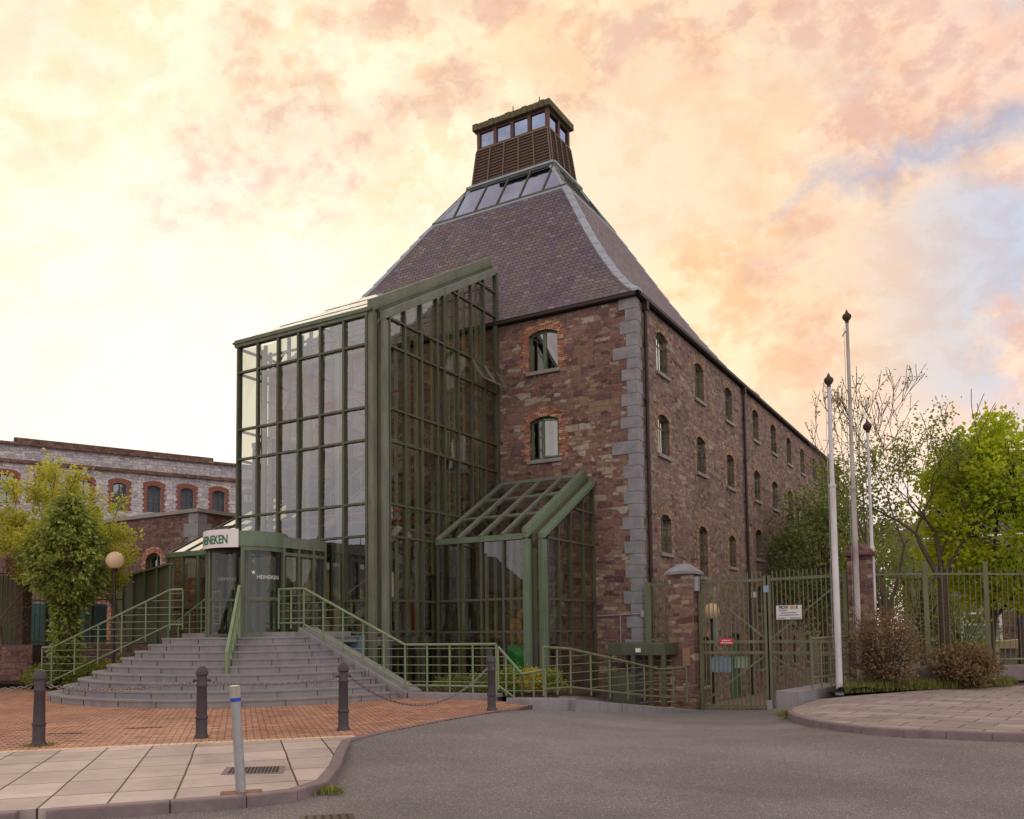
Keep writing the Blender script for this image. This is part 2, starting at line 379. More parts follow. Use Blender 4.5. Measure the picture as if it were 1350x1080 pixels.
M['berry'] = simple('orange berries', (.55, .20, .03), .5)
M['gravel'] = simple('reddish gravel yard', (.27, .205, .175), .95, 0, .35, 1.2, .01, .2, 60)
def leafmat(name, c1, c2, tr=.5, rough=.5):
    b = NB(name); oi = b.n('ShaderNodeAttribute'); oi.attribute_name = 'tint'
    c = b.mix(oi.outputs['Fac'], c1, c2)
    d = b.n('ShaderNodeBsdfPrincipled'); b.l(c, d.inputs['Base Color']); d.inputs['Roughness'].default_value = rough; d.inputs['Specular IOR Level'].default_value = .35
    t = b.n('ShaderNodeBsdfTranslucent'); b.l(b.mix(.5, c, tuple(min(1, (x+y)*.9) for x, y in zip(c1, c2))), t.inputs['Color'])
    mx = b.n('ShaderNodeMixShader'); mx.inputs[0].default_value = tr; b.l(d.outputs[0], mx.inputs[1]); b.l(t.outputs[0], mx.inputs[2]); b.l(mx.outputs[0], b.out.inputs[0]); return b.m
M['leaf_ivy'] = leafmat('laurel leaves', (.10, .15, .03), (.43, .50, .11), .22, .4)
M['leaf_maple'] = leafmat('bright spring leaves', (.26, .34, .02), (.62, .70, .05), .6)
M['leaf_sapling'] = leafmat('yellow green young leaves', (.24, .27, .03), (.60, .60, .09), .5)
M['leaf_dark'] = leafmat('dull green leaves', (.10, .135, .04), (.26, .32, .09), .35)
M['leaf_mid'] = leafmat('mid green leaves', (.12, .17, .03), (.36, .42, .08), .45)
M['leaf_brown'] = leafmat('brown shrub leaves', (.14, .07, .045), (.32, .25, .12), .3)
M['leaf_yellow'] = leafmat('yellow shrub leaves', (.35, .33, .03), (.62, .52, .05), .4)
M['grass'] = leafmat('grass blades', (.10, .13, .03), (.30, .32, .08), .35)
def glass(name, tint, base, rc=(.95,.97,1), wav=.0012, ws=1.4, rough=0.0, power=3.2):
    b = NB(name)
    tr = b.n('ShaderNodeBsdfTransparent'); tr.inputs[0].default_value = (*tint, 1)
    nrm = b.bump(b.noise(b.pos(), ws, 2), wav, 1.0)
    gg = b.n('ShaderNodeBsdfAnisotropic') if False else b.n('ShaderNodeBsdfGlossy'); gg.inputs['Roughness'].default_value = rough; gg.inputs['Color'].default_value = (*rc, 1); b.l(nrm, gg.inputs['Normal'])
    lw = b.n('ShaderNodeLayerWeight'); lw.inputs['Blend'].default_value = .5
    fac = b.math('MULTIPLY_ADD', b.math('POWER', lw.outputs['Facing'], power), 1-base, base, clamp=True)
    mx = b.n('ShaderNodeMixShader'); b.l(fac, mx.inputs[0]); b.l(tr.outputs[0], mx.inputs[1]); b.l(gg.outputs[0], mx.inputs[2]); b.l(mx.outputs[0], b.out.inputs[0]); return b.m
M['glass_front'] = glass('coated front glass', (.80, .80, .72), .20)
M['glass_side'] = glass('coated side glass', (.76, .74, .62), .10)
M['glass_clear'] = glass('clear door glass', (.70, .72, .62), .05)
M['glass_roof'] = glass('sloping roof glass', (.60, .62, .55), .22)
M['glass_dark'] = glass('small window glass', (.25, .27, .25), .25)
M['glass_cupola'] = glass('blue tinted glass', (.12, .17, .27), .50, (.50, .68, 1.0))
M['glass_window_side'] = glass('side window glass', (.2, .22, .2), .68)
# globe: milky
b = NB('milky lamp globe'); pr_ = b.princ((.80, .66, .46), .2, 0, None, .5)
tl_ = b.n('ShaderNodeBsdfTranslucent'); tl_.inputs[0].default_value = (1, .90, .70, 1); mx_ = b.n('ShaderNodeMixShader'); mx_.inputs[0].default_value = .42; b.l(pr_.outputs[0], mx_.inputs[1]); b.l(tl_.outputs[0], mx_.inputs[2]); b.l(mx_.outputs[0], b.out.inputs[0]); M['globe'] = b.m

def slate():
    b = NB('welsh slate'); v = b.uz(1.25); vd = b.distort(v, 5, .03)
    c, f = b.brick(vd, .30, .23, .014, .5, .15)
    col = b.ramp(c, [(0, (.068, .055, .085)), (.3, (.095, .078, .122)), (.6, (.115, .097, .148)), (.85, (.112, .090, .105)), (1, (.165, .155, .215))])
    col = b.mix(b.ramp(b.noise(v, .8, 5, .6), [(.45, 0), (.75, .55)]), col, (.17, .13, .075))
    col = b.mix(b.ramp(b.noise(b.pos(), 16, 4), [(.62, 0), (.8, .3)]), col, (.2, .2, .2))
    col = b.mix(f, col, (.022, .018, .022))
    sp = b.n('ShaderNodeSeparateXYZ'); b.l(vd, sp.inputs[0])
    ramp_ = b.math('FRACT', b.math('DIVIDE', sp.outputs[1], .23))
    h = b.math('SUBTRACT', b.math('MULTIPLY', ramp_, -.6), b.math('MULTIPLY', f, .6))
    b.princ(col, .55, normal=b.bump(h, .06, 1.0), spec=.4); return b.m
M['slate'] = slate()
def asphalt():
    b = NB('asphalt'); p = b.pos()
    vo = b.n('ShaderNodeTexVoronoi', feature='F1'); b.l(p, vo.inputs['Vector']); vo.inputs['Scale'].default_value = 100
    sc_ = b.n('ShaderNodeSeparateColor'); b.l(vo.outputs['Color'], sc_.inputs[0])
    agg = b.ramp(sc_.outputs[0], [(0, (.125, .122, .124)), (.6, (.205, .20, .202)), (.93, (.29, .28, .28)), (1, (.52, .50, .48))])
    big = b.ramp(b.noise(p, .22, 5, .6), [(.3, .70), (.7, 1.25)])
    col = b.mix(1, agg, big, 'MULTIPLY')
    mid = b.ramp(b.noise(b.mapping(p, rot=(0, 0, R(-44)), scale=(.5, 1.0, 1)), .4, 6, .6), [(.35, .9), (.7, 1.1)])
    col = b.mix(.8, col, mid, 'MULTIPLY')
    # dusty paler drift across the road mouth
    dst = b.math('MULTIPLY', b.ramp(b.noise(b.mapping(p, rot=(0, 0, R(12)), scale=(.22, 1.0, 1), loc=(0, 2.2, 0)), .8, 5), [(.56, 0), (.72, 1)]), .3)
    col = b.mix(dst, col, (.27, .24, .235))
    # tar cracks
    # tyre-worn lanes and dark oil drips
    oil = b.ramp(b.noise(b.mapping(p, loc=(3, 1, 0)), 1.1, 3), [(.68, 0), (.80, .35)]); col = b.mix(oil, col, (.09, .085, .085))
    b.princ(col, .88, normal=b.bump(b.math('ADD', vo.outputs['Distance'], b.noise(p, 14, 4)), .006, .8), spec=.3); return b.m
M['asphalt'] = asphalt()
RD = math.atan2(.74, .67)     # direction of the road edge
def paver():
    b = NB('clay pavers'); p = b.mapping(b.pos(), rot=(0, 0, -RD)); v = b.distort(p, .8, .05)
    c, f = b.brick(v, .23, .118, .014, .5, .25)
    col = b.ramp(c, [(0, (.34, .17, .115)), (.3, (.50, .27, .175)), (.6, (.60, .35, .22)), (.85, (.46, .24, .165)), (1, (.68, .46, .31))])
    col = b.mix(b.ramp(b.noise(p, .5, 5, .6), [(.4, 0), (.75, .5)]), col, (.21, .115, .09))
    col = b.mix(b.ramp(b.noise(p, 2.2, 6, .7), [(.55, 0), (.8, .45)]), col, (.17, .12, .10))
    col = b.mix(f, col, (.085, .06, .045))
    b.princ(col, .82, normal=b.bump(b.math('SUBTRACT', b.noise(p, 30, 3), b.math('MULTIPLY', f, 1.5)), .008, .8), spec=.3); return b.m
M['paver'] = paver()
def flag(name, base, rot, w_, h_, off=.45):
    b = NB(name); p = b.mapping(b.pos(), rot=(0, 0, rot)); v = b.distort(p, .7, .03)
    c, f = b.brick(v, w_, h_, .012, off, .2)
    col = b.mix(c, tuple(x*.82 for x in base), tuple(x*1.15 for x in base))
    col = b.mix(.8, col, b.ramp(b.noise(p, 1.1, 6, .65), [(.3, .72), (.7, 1.2)]), 'MULTIPLY')
    col = b.mix(b.ramp(b.noise(p, 26, 3, .7), [(.68, 0), (.76, .6)]), col, (.09, .07, .06))
    col = b.mix(f, col, (.07, .058, .05))
    b.princ(col, .85, normal=b.bump(b.math('SUBTRACT', b.noise(p, 20, 5), b.math('MULTIPLY', f, 1.6)), .008, .8), spec=.3); return b.m
M['flag'] = flag('concrete flags', (.46, .41, .375), -RD, .62, .92, 0.0)
M['flag2'] = flag('stone flags', (.34, .30, .275), R(8), .9, .6)
M['kerb'] = simple('granite kerb', (.215, .175, .185), .85, 0, .45, 4, .012, .3, 12)
def step_mat():
    b = NB('blue limestone steps'); p = b.pos()
    col = b.mix(b.noise(p, 1.3, 6, .65), (.185, .187, .205), (.335, .332, .345))
    col = b.mix(b.ramp(b.noise(b.mapping(p, scale=(1, 1, .2)), 5, 6, .7), [(.5, 0), (.8, .5)]), col, (.085, .08, .09))
    b.princ(col, .75, normal=b.bump(b.noise(p, 25, 5), .005, .7), spec=.35); return b.m
M['step'] = step_mat()
def board(name, col, axis_k=1.0, w_=.14):
    b = NB(name); v = b.uz(); sp = b.n('ShaderNodeSeparateXYZ'); b.l(v, sp.inputs[0])
    fr = b.math('FRACT', b.math('DIVIDE', sp.outputs[0], w_)); gap = b.math('LESS_THAN', fr, .09)
    nz = b.noise(b.mapping(v, scale=(8, .5, 1)), 1.5, 6)
    c = b.mix(nz, tuple(x*.6 for x in col), tuple(x*1.4 for x in col)); c = b.mix(gap, c, (.012, .012, .01))
    b.princ(c, .8); return b.m
M['board_green'] = board('green stained boards', (.12, .13, .075))
# ================================================================ STRUCTURE: ground
def axis(a, b, lo, hi, fine):
    xs = []; x = a
    while x < lo: xs.append(x); x += max(fine, (lo - x) * .25)
    x = lo
    while x < hi: xs.append(x); x += fine
    x = hi
    while x < b: xs.append(x); x += max(fine, (x - hi) * .3)
    xs.append(b); return xs
gx = axis(-900, 900, -34, 12, .5); gy = axis(-500, 1500, -4, 44, .5)
m = MB(); n_ = len(gy)
vs = [(x, y, G(x, y)) for x in gx for y in gy]
m.add(vs, [(i*n_+j, (i+1)*n_+j, (i+1)*n_+j+1, i*n_+j+1) for i in range(len(gx)-1) for j in range(n_-1)])
tag(m.build('road', M['asphalt'], smooth=True), kind='structure')

# plaza of clay pavers, flagged footway, kerb
kerb_line = [(-30, -19.3), (-8.06, 4.93), (-7.35, 5.78), (-6.88, 6.34), (-6.66, 6.84), (-6.78, 7.44), (-7.41, 8.34), (-8.29, 9.45), (-9.1, 10.5)]
flush = [(-9.34, 12.0), (-9.46, 13.5), (-9.52, 15.13), (-9.5, 16.4), (-9.62, 17.45)]
brk0, brk1 = (-30, -11.4), (-9.22, 10.86)
plaza_poly = [brk0, brk1] + flush + [(-11.07, 17.9), (-13.2, 18.1), (-13.4, 19.2), (-30.2, 18.6), (-60, 18.6), (-60, -11.4)]
tag(MB().prism(plaza_poly, -.35, 0.0).build('paved_plaza', M['paver']), kind='structure')
ins = lambda p, d: (p[0] - d*.74, p[1] + d*.60)
kin = [(-30.1, -19.2), (-8.17, 5.04), (-7.47, 5.88), (-7.03, 6.42), (-6.83, 6.84), (-6.92, 7.38), (-7.53, 8.26), (-8.41, 9.37), (-9.22, 10.42)]
tag(MB().prism([brk0] + kin + [(-9.22, 10.86)], -.35, 0.004).build('footway', M['flag']), kind='structure')
kb = MB()
for i in range(len(kerb_line)-1):
    a, b_, c_, d_ = kerb_line[i], kerb_line[i+1], kin[i+1], kin[i]
    nseg = max(1, int(math.dist(a, b_) / .92))
    for k in range(nseg):
        t0, t1 = k/nseg, (k+1)/nseg - .008
        L = lambda p, q, t: (p[0]+(q[0]-p[0])*t, p[1]+(q[1]-p[1])*t)
        kb.prism([L(a, b_, t0), L(a, b_, t1), L(d_, c_, t1), L(d_, c_, t0)], -.35, .010)
tag(kb.build('kerb', M['kerb'], bevel=.018), kind='structure')
eb = MB()      # pale soldier course between pavers and flags
dxy = Vector((brk1[0]-brk0[0], brk1[1]-brk0[1])); Lb = dxy.length; dxy.normalize(); nn = Vector((-dxy.y, dxy.x))
k = Lb - 22
while k < Lb - .1:
    p = Vector(brk0) + dxy*k
    eb.prism([tuple(p), tuple(p+dxy*.098), tuple(p+dxy*.098+nn*.2), tuple(p+nn*.2)], -.02, .006); k += .108
tag(eb.build('paver_border', simple('yellow border pavers', (.66, .50, .32), .8, 0, .3, 3)), kind='structure')
fb = MB(); pts = [(-9.1, 10.5)] + flush
for a, b_ in zip(pts, pts[1:]):
    nseg = max(1, int(math.dist(a, b_)/.9))
    for k in range(nseg):
        t0, t1 = k/nseg, (k+1)/nseg-.01
        p = Vector(a).lerp(Vector(b_), t0); q = Vector(a).lerp(Vector(b_), t1); n2_ = Vector((-(q-p).y, (q-p).x)).normalized()*.12
        fb.prism([tuple(p), tuple(q), tuple(q+n2_), tuple(p+n2_)], -.3, .006)
tag(fb.build('dropped_kerb', M['kerb'], bevel=.01), kind='structure')

# right footway
kr = [at(1600, 10.5), at(1350, 13.25), at(1300, 13.4), at(1240, 13.7), at(1185, 13.95), at(1130, 14.5), at(1095, 15.1), at(1060, 16.3), at(1041, 17.9), at(1034, 19.6), at(1040, 20.6), at(1050, 21.3)]
kz = [.01, .01, .01, .01, .01, .0, -.01, -.05, -.12, -.19, -.22, -.23]
br = [at(1075, 21.7), at(1115, 21.5), at(1170, 22.0), at(1230, 22.9), at(1350, 24.2), at(1600, 27)]
bz = [-.12, -.03, 0, 0.01, 0.01, 0.01]
cx_, cy_ = at(1180, 18)
poly = kr + br; pz = kz + bz
m = MB(); nP = len(poly)
inner = [(p[0] + (cx_-p[0])*.012 if i else p[0], p[1] + (cy_-p[1])*.012 if i else p[1]) for i, p in enumerate(poly)]
m.add([(p[0], p[1], z) for p, z in zip(poly, pz)] + [(p[0], p[1], z-.3) for p, z in zip(poly, pz)],
      [tuple(range(nP-1, -1, -1))] + [(i, (i+1) % nP, nP+(i+1) % nP, nP+i) for i in range(nP)])
tag(m.build('side_footway', M['flag2']), kind='structure')
kb = MB()
for i in range(len(kr)-1):
    a, b_ = Vector(kr[i]), Vector(kr[i+1]); za, zb = kz[i], kz[i+1]
    nseg = max(1, int((b_-a).length/.75)); nrm = Vector((-(b_-a).y, (b_-a).x)).normalized()*-.16
    for k in range(nseg):
        t0, t1 = k/nseg, (k+1)/nseg - .012
        p, q = a.lerp(b_, t0), a.lerp(b_, t1); z0, z1 = za+(zb-za)*t0, za+(zb-za)*t1
        P = [p - nrm*.15, q - nrm*.15, q + nrm, p + nrm]; Z = [z0, z1, z1, z0]
        kb.add([(v.x, v.y, z-.3) for v, z in zip(P, Z)] + [(v.x, v.y, z+.012) for v, z in zip(P, Z)], [(0,3,2,1),(4,5,6,7),(0,1,5,4),(1,2,6,5),(2,3,7,6),(3,0,4,7)])
tag(kb.build('side_kerb', M['kerb'], bevel=.02), kind='structure')
# yard behind the gate, beds
def sheet(name, x0, x1, y0, y1, mat, dz, fn=G, step=.8, skip=None):
    xs = [x0 + (x1-x0)*i/max(1, round((x1-x0)/step)) for i in range(max(1, round((x1-x0)/step))+1)]
    ys = [y0 + (y1-y0)*i/max(1, round((y1-y0)/step)) for i in range(max(1, round((y1-y0)/step))+1)]
    mm = MB(); k = len(ys)
    mm.add([(x, y, fn(x, y)+dz) for x in xs for y in ys], [(i*k+j, (i+1)*k+j, (i+1)*k+j+1, i*k+j+1) for i in range(len(xs)-1) for j in range(k-1)])
    return tag(mm.build(name, mat, smooth=True), kind='structure')
sheet('yard', -10.5, 12, 26.6, 70, M['gravel'], .012)
def bed(name, poly, z, mat=None, h=.25):
    bm = bmesh.new(); vs = [bm.verts.new((p[0], p[1], z)) for p in poly]; f = bm.faces.new(vs)
    bmesh.ops.triangulate(bm, faces=[f]); bmesh.ops.subdivide_edges(bm, edges=bm.edges[:], cuts=5, use_grid_fill=True)
    for v in bm.verts: v.co.z += random.uniform(0, h*.3)
    me = bpy.data.meshes.new(name); bm.to_mesh(me); bm.free(); me.materials.append(mat or M['soil'])
    o = bpy.data.objects.new(name, me); sc.collection.objects.link(o); return tag(o, kind='structure')
bed('garden_bed', [(-15.6, 18.3), (-13.4, 18.0), (-11.0, 17.95), (-9.75, 18.5), (-9.4, 21.5), (-12.2, 22.1), (-15.7, 22.1)], .03)
bed('left_garden_bed', [(-24.5, 16.2), (-30.2, 16.0), (-38, 19), (-33, 27), (-22, 26), (-22, 17.8)], .15)
pl = [at(1085, 22.0), at(1120, 21.7), at(1175, 22.2), at(1232, 23.0), at(1350, 24.3), at(1350, 25.4), at(1150, 24.6), at(1118, 24.6)]
bed('planting_bed', pl, .03, h=.5)

# ================================================================ MALT HOUSE
YW, XC, XL_ = 26.3, -10.5, -27.2
ZE = 12.75; YB = 41.3; YEND = 64
mh = thing('malt_house', (-16, 30, -1.3), 'tall red sandstone malt house with steep slate kiln roof and timber cupola', 'building')
def wall_face(mb, org, ud, u0, u1, z0, z1, holes, depth, inw, arch=.16):
    "upright wall in direction ud from org, holes = (ua, ub, za, zb); inw = inward normal; adds reveals"
    us = sorted(set([u0, u1] + [h[0] for h in holes] + [h[1] for h in holes]))
    zs = sorted(set([z0, z1] + [h[2] for h in holes] + [h[3] for h in holes]))
    P = lambda u, z, d=0: (org[0]+ud[0]*u+inw[0]*d, org[1]+ud[1]*u+inw[1]*d, z)
    for a, b_ in zip(us, us[1:]):
        for c, d in zip(zs, zs[1:]):
            mu, mz = (a+b_)/2, (c+d)/2
            if any(h[0] < mu < h[1] and h[2] < mz < h[3] for h in holes): continue
            mb.quad(P(a, c), P(b_, c), P(b_, d), P(a, d))
    for (ua, ub, za, zb) in holes:
        pts = arch_pts(ua, ub, zb, arch)
        n = len(pts)
        # spandrels
        h = n//2
        for i in range(n-1):
            (a, za_), (b2, zb_) = pts[i], pts[i+1]
            mb.quad(P(a, za_), P(b2, zb_), P(b2, zb), P(a, zb))
        ring = [(ua, za)] + pts + [(ub, za)]
        for i in range(len(ring)):
            p, q = ring[i], ring[(i+1) % len(ring)]
            mb.quad(P(*p), P(*q), P(q[0], q[1], depth), P(p[0], p[1], depth))
def arch_pts(ua, ub, zb, rise, n=8):
    return [(ua+(ub-ua)*i/n, zb-rise + rise*(1-((2*i/n-1)**2))) for i in range(n+1)]
WIN = []     # (axis, u0, u1, z0, z1, kind)
front = [(-14.57, -13.43, 10.82, 12.28, 'f'), (-14.57, -13.43, 7.66, 9.18, 'f')]
cols = [28.7, 32.85, 36.9, 41.4, 44.95, 48.45, 51.9, 55.4, 59.0]
side = []
for i, y in enumerate(cols):
    side.append((y-.55, y+.55, 10.72, 12.2)); side.append((y-.55, y+.55, 7.8, 9.25))
    if i == 1: side.append((y-.52, y+.52, 3.72, 5.7))
    elif i < 3: side.append((y-.52, y+.52, 4.34, 5.7))
    else: side.append((y-.55, y+.55, 4.99, 6.4)); side.append((y-.5, y+.5, 2.4, 3.72))
    if i in (1,): side.append((y-.5, y+.5, -.5, 1.4))
    if i > 3: side.append((y-.45, y+.45, -.2, 1.3))
side.append((40.9, 41.8, -.2, 1.35))
door = (36.0, 37.9, -1.3, 1.5)
wm = MB()
wall_face(wm, (0, YW), (1, 0), XL_, XC, -1.4, ZE, [f[:4] for f in front], .26, (0, 1))
wm2 = MB()
# the long side
MBs = MB()
wall_face(MBs, (XC, 0), (0, 1), YW, YEND, -1.4, ZE, side + [door], .28, (-1, 0))
MBs.quad((XC, YEND, -1.4), (XL_, YEND, -1.4), (XL_, YEND, ZE), (XC, YEND, ZE)); MBs.quad((XL_, YEND, -1.4), (XL_, YW, -1.4), (XL_, YW, ZE), (XL_, YEND, ZE))
wm.build('front_wall', M['stone'], mh)
MBs.build('side_wall', M['stone_side'], mh)
# dark core so no light leaks, floors
core = MB().box(XL_+.5, YW+.9, -1.3, XC-.95, YEND-.3, ZE-.1); core.build('dark_core', M['dark'], mh)
wm = MB().box(XL_-.02, YW-.02, ZE-.05, XC+.02, YEND, ZE); wm.build('wall_plate', M['dark'], mh)
# corner stones
q = MB(); z = -1.35; i = 0; random.seed(3)
while z < ZE-.15:
    h = random.uniform(.36, .44); lg = i % 2 == 0; wx = random.uniform(.54, .64) if lg else random.uniform(.34, .40); wy = .30 if lg else .42
    if random.random() < .12 and lg: wx += .3
    q.prism([(XC-wx, YW-.025), (XC+.025, YW-.025), (XC+.025, YW+wy), (XC-.1, YW+wy), (XC-.1, YW+.1), (XC-wx, YW+.1)], z+.004, min(z+h, ZE)-.004); z += h; i += 1
q.build('corner_stones', M['quoin'], mh, bevel=.012)
# eaves: fascia board + gutter
g_ = MB().bar((XL_-.2, YW-.12, ZE+.06), (XC+.22, YW-.12, ZE+.06), .16, .14).bar((XC+.14, YW-.2, ZE+.06), (XC+.14, YEND, ZE+.06), .16, .14)
g_.build('gutter', M['gutter'], mh, bevel=.03)
# kiln roof: profile (inward distance, height)
prof = [(-.22, 12.86), (.3, 13.34), (1.0, 14.15), (2.0, 15.5), (3.05, 17.1), (3.9, 18.5), (4.5, 19.5), (4.95, 20.22), (6.1, 22.0), (6.26, 22.2)]
rc = (XL_+.0, XC, YW, YB)
def ring(s, z):
    return [(XL_+s, YW+s, z), (XC-s, YW+s, z), (XC-s, YB-s, z), (XL_+s, YB-s, z)]
# correct the plan so that the cupola sits where it stands
rings = [ring(s, z) for s, z in prof]
sl = MB()
for a, b_ in zip(range(0, 7), range(1, 8)):
    for k in range(4): sl.quad(rings[a][k], rings[a][(k+1) % 4], rings[b_][(k+1) % 4], rings[b_][k])
roof = sl.build('kiln_roof', M['slate'], mh)
# upper band of roof glazing
gz = MB()
for k in range(4): gz.quad(rings[7][k], rings[7][(k+1) % 4], rings[8][(k+1) % 4], rings[8][k])
gz.build('roof_glazing', M['glass_cupola'], roof)
inn = MB(); ra, rb_ = ring(5.3, 20.1), ring(6.3, 21.7)
for k in range(4): inn.quad(ra[k], ra[(k+1) % 4], rb_[(k+1) % 4], rb_[k])
inn.build('roof_lining', M['dark'], roof)
fr = MB()
for k in range(4):
    A, B_ = Vector(rings[7][k]), Vector(rings[7][(k+1) % 4]); C_, D_ = Vector(rings[8][k]), Vector(rings[8][(k+1) % 4])
    fr.bar(A, B_, .08, .10); fr.bar(C_, D_, .10, .10); fr.bar(A, C_, .08)
    E1 = (B_-A).normalized(); up = ((C_+D_)/2 - (A+B_)/2); inset = (C_-A).dot(E1); L_ = (B_-A).length
    nb = 6 if k % 2 == 0 else 5
    for j in range(1, nb):
        u = L_*j/nb; t = 1.0
        if u < inset: t = u/inset
        elif L_-u < inset: t = (L_-u)/inset
        off = Vector((0, 0, .03)); fr.bar(A + E1*u + off, A + E1*u + up*t + off, .06)
fr.build('glazing_bars', M['frame_dark'], roof)
# lead hips
ld = MB()
for k in range(4):
    pts = [Vector(r[k]) for r in rings[:10]]
    dirs = [(1, 0), (-1, 0), (-1, 0), (1, 0)]; sx = (1, -1, -1, 1)[k]; sy = (1, 1, -1, -1)[k]
    for a, b_ in zip(pts, pts[1:]):
        n = max(1, int((b_-a).length/.62))
        for j in range(n):
            p, q2 = a.lerp(b_, j/n), a.lerp(b_, (j+1)/n)
            w1 = .24
            dn = Vector((0, 0, 0))
            # two wings lying on the two slopes
            for wing in (Vector((sx*w1, 0, 0)), Vector((0, sy*w1, 0))):
                dz, dz2 = Vector((0, 0, .08)), Vector((0, 0, .025))
                ld.add([p+dz, q2+dz2, q2+dz2+wing, p+dz+wing, p, q2, q2+wing, p+wing], [(0,1,2,3),(4,7,6,5),(0,4,5,1),(1,5,6,2),(2,6,7,3),(3,7,4,0)])
A_ = rings[8]
for k in range(4): ld.bar(Vector(rings[8][k])+Vector((0,0,.12)), Vector(rings[8][(k+1) % 4])+Vector((0,0,.12)), .14, .10)
for k in range(4): ld.bar(Vector(rings[7][k])-Vector((0,0,.12)), Vector(rings[7][(k+1) % 4])-Vector((0,0,.12)), .2, .08)
ld.build('lead_flashing', M['lead'], roof)
# wing roof beyond the kiln
wr_ = MB().add([(XC+.2, 38, ZE+.12), (XC+.2, YEND+.3, ZE+.12), (XL_-.2, YEND+.3, ZE+.12), (XL_-.2, 38, ZE+.12), (-19, 38, 16.0), (-19, YEND+.3, 16.0)], [(0, 1, 5, 4), (3, 4, 5, 2), (1, 2, 5), (0, 4, 3)])
wr_.build('wing_roof', M['slate'], mh)
# cupola
s0 = 6.28
cx0, cx1, cy0, cy1 = XL_+s0, XC-s0, YW+s0, YB-s0
cup = MB()
def slats(mb, p0, p1, t0, t1, n=13):
    p0, p1, t0, t1 = map(Vector, (p0, p1, t0, t1))
    for i in range(n):
        f, f2 = i/n, (i+1)/n
        a, b_ = p0.lerp(t0, f), p1.lerp(t1, f); c, d = p0.lerp(t0, f2), p1.lerp(t1, f2)
        nrm = (b_-a).cross(c-a).normalized()*.055
        mb.quad(a+nrm, b_+nrm, d+nrm*.15, c+nrm*.15); mb.quad(c+nrm*.15, d+nrm*.15, d+nrm, c+nrm)
zb0, zb1 = 22.05, 23.9; tp = .22
B0 = [(cx0, cy0, zb0), (cx1, cy0, zb0), (cx1, cy1, zb0), (cx0, cy1, zb0)]
B1 = [(cx0+tp, cy0+tp*.6, zb1), (cx1-tp, cy0+tp*.6, zb1), (cx1-tp, cy1-tp, zb1), (cx0+tp, cy1-tp, zb1)]
for k in range(4): cup.quad(B0[k], B0[(k+1) % 4], B1[(k+1) % 4], B1[k])
cupola = cup.build('cupola', M['wood_dark'], mh)
sl2 = MB()
for k in range(4): slats(sl2, B0[k], B0[(k+1) % 4], B1[k], B1[(k+1) % 4])
sl2.build('louvres', M['wood_dark'], cupola)
bt = MB()
for k, nb in ((0, 5), (1, 4), (2, 5), (3, 4)):
    for j in range(nb+1):
        a = Vector(B0[k]).lerp(Vector(B0[(k+1) % 4]), j/nb); b_ = Vector(B1[k]).lerp(Vector(B1[(k+1) % 4]), j/nb)
        o_ = (Vector((0, -1, 0)), Vector((1, 0, 0)), Vector((0, 1, 0)), Vector((-1, 0, 0)))[k]*.07
        bt.bar(a+o_, b_+o_, .05)
    bt.bar(Vector(B1[k])+Vector((0, 0, .03)), Vector(B1[(k+1) % 4])+Vector((0, 0, .03)), .14, .07)
bt.build('battens', M['wood_rail'], cupola)
zt = 24.86
wx0, wx1, wy0, wy1 = cx0+tp+.06, cx1-tp-.06, cy0+tp*.6+.06, cy1-tp-.06
ps = MB()
for (p, q2, nb) in (((wx0, wy0), (wx1, wy0), 4), ((wx1, wy0), (wx1, wy1), 2), ((wx1, wy1), (wx0, wy1), 4), ((wx0, wy1), (wx0, wy0), 2)):
    for j in range(nb):
        x, y = p[0]+(q2[0]-p[0])*j/nb, p[1]+(q2[1]-p[1])*j/nb
        ps.box(x-.08, y-.08, zb1+.05, x+.08, y+.08, zt)
    for zz_ in (zb1+.12, zt-.06): ps.bar((p[0], p[1], zz_), (q2[0], q2[1], zz_), .12, .08)
ps.build('window_posts', M['timber_red'], cupola)
gl_ = MB()
for (p, q2) in (((wx0, wy0), (wx1, wy0)), ((wx1, wy0), (wx1, wy1)), ((wx1, wy1), (wx0, wy1)), ((wx0, wy1), (wx0, wy0))):
    gl_.quad((p[0], p[1], zb1+.1), (q2[0], q2[1], zb1+.1), (q2[0], q2[1], zt-.05), (p[0], p[1], zt-.05))
gl_.build('cupola_glass', M['glass_cupola'], cupola)
MB().box(wx0, wy0, zb1, wx1, wy1, zb1+.04).build('cupola_floor', M['dark'], cupola)
cap = MB(); ov = .24
for j in range(14):
    x0 = wx0-ov+(wx1-wx0+2*ov)*j/14; x1 = wx0-ov+(wx1-wx0+2*ov)*(j+1)/14
    e = .03 if j % 3 == 0 else 0
    cap.box(x0+.004, wy0-ov-e*.4, zt, x1-.004, wy1+ov, zt+.30+e)
cap.build('cupola_cap', M['moss_lead'], cupola, bevel=.03)
for rx_ in (wx0+1.6, wx1-.6): MB().tube((rx_, wy0+.4, zt+.25), (rx_, wy0+.4, zt+.95), .022).build('lightning_rod', M['gutter'], cupola)

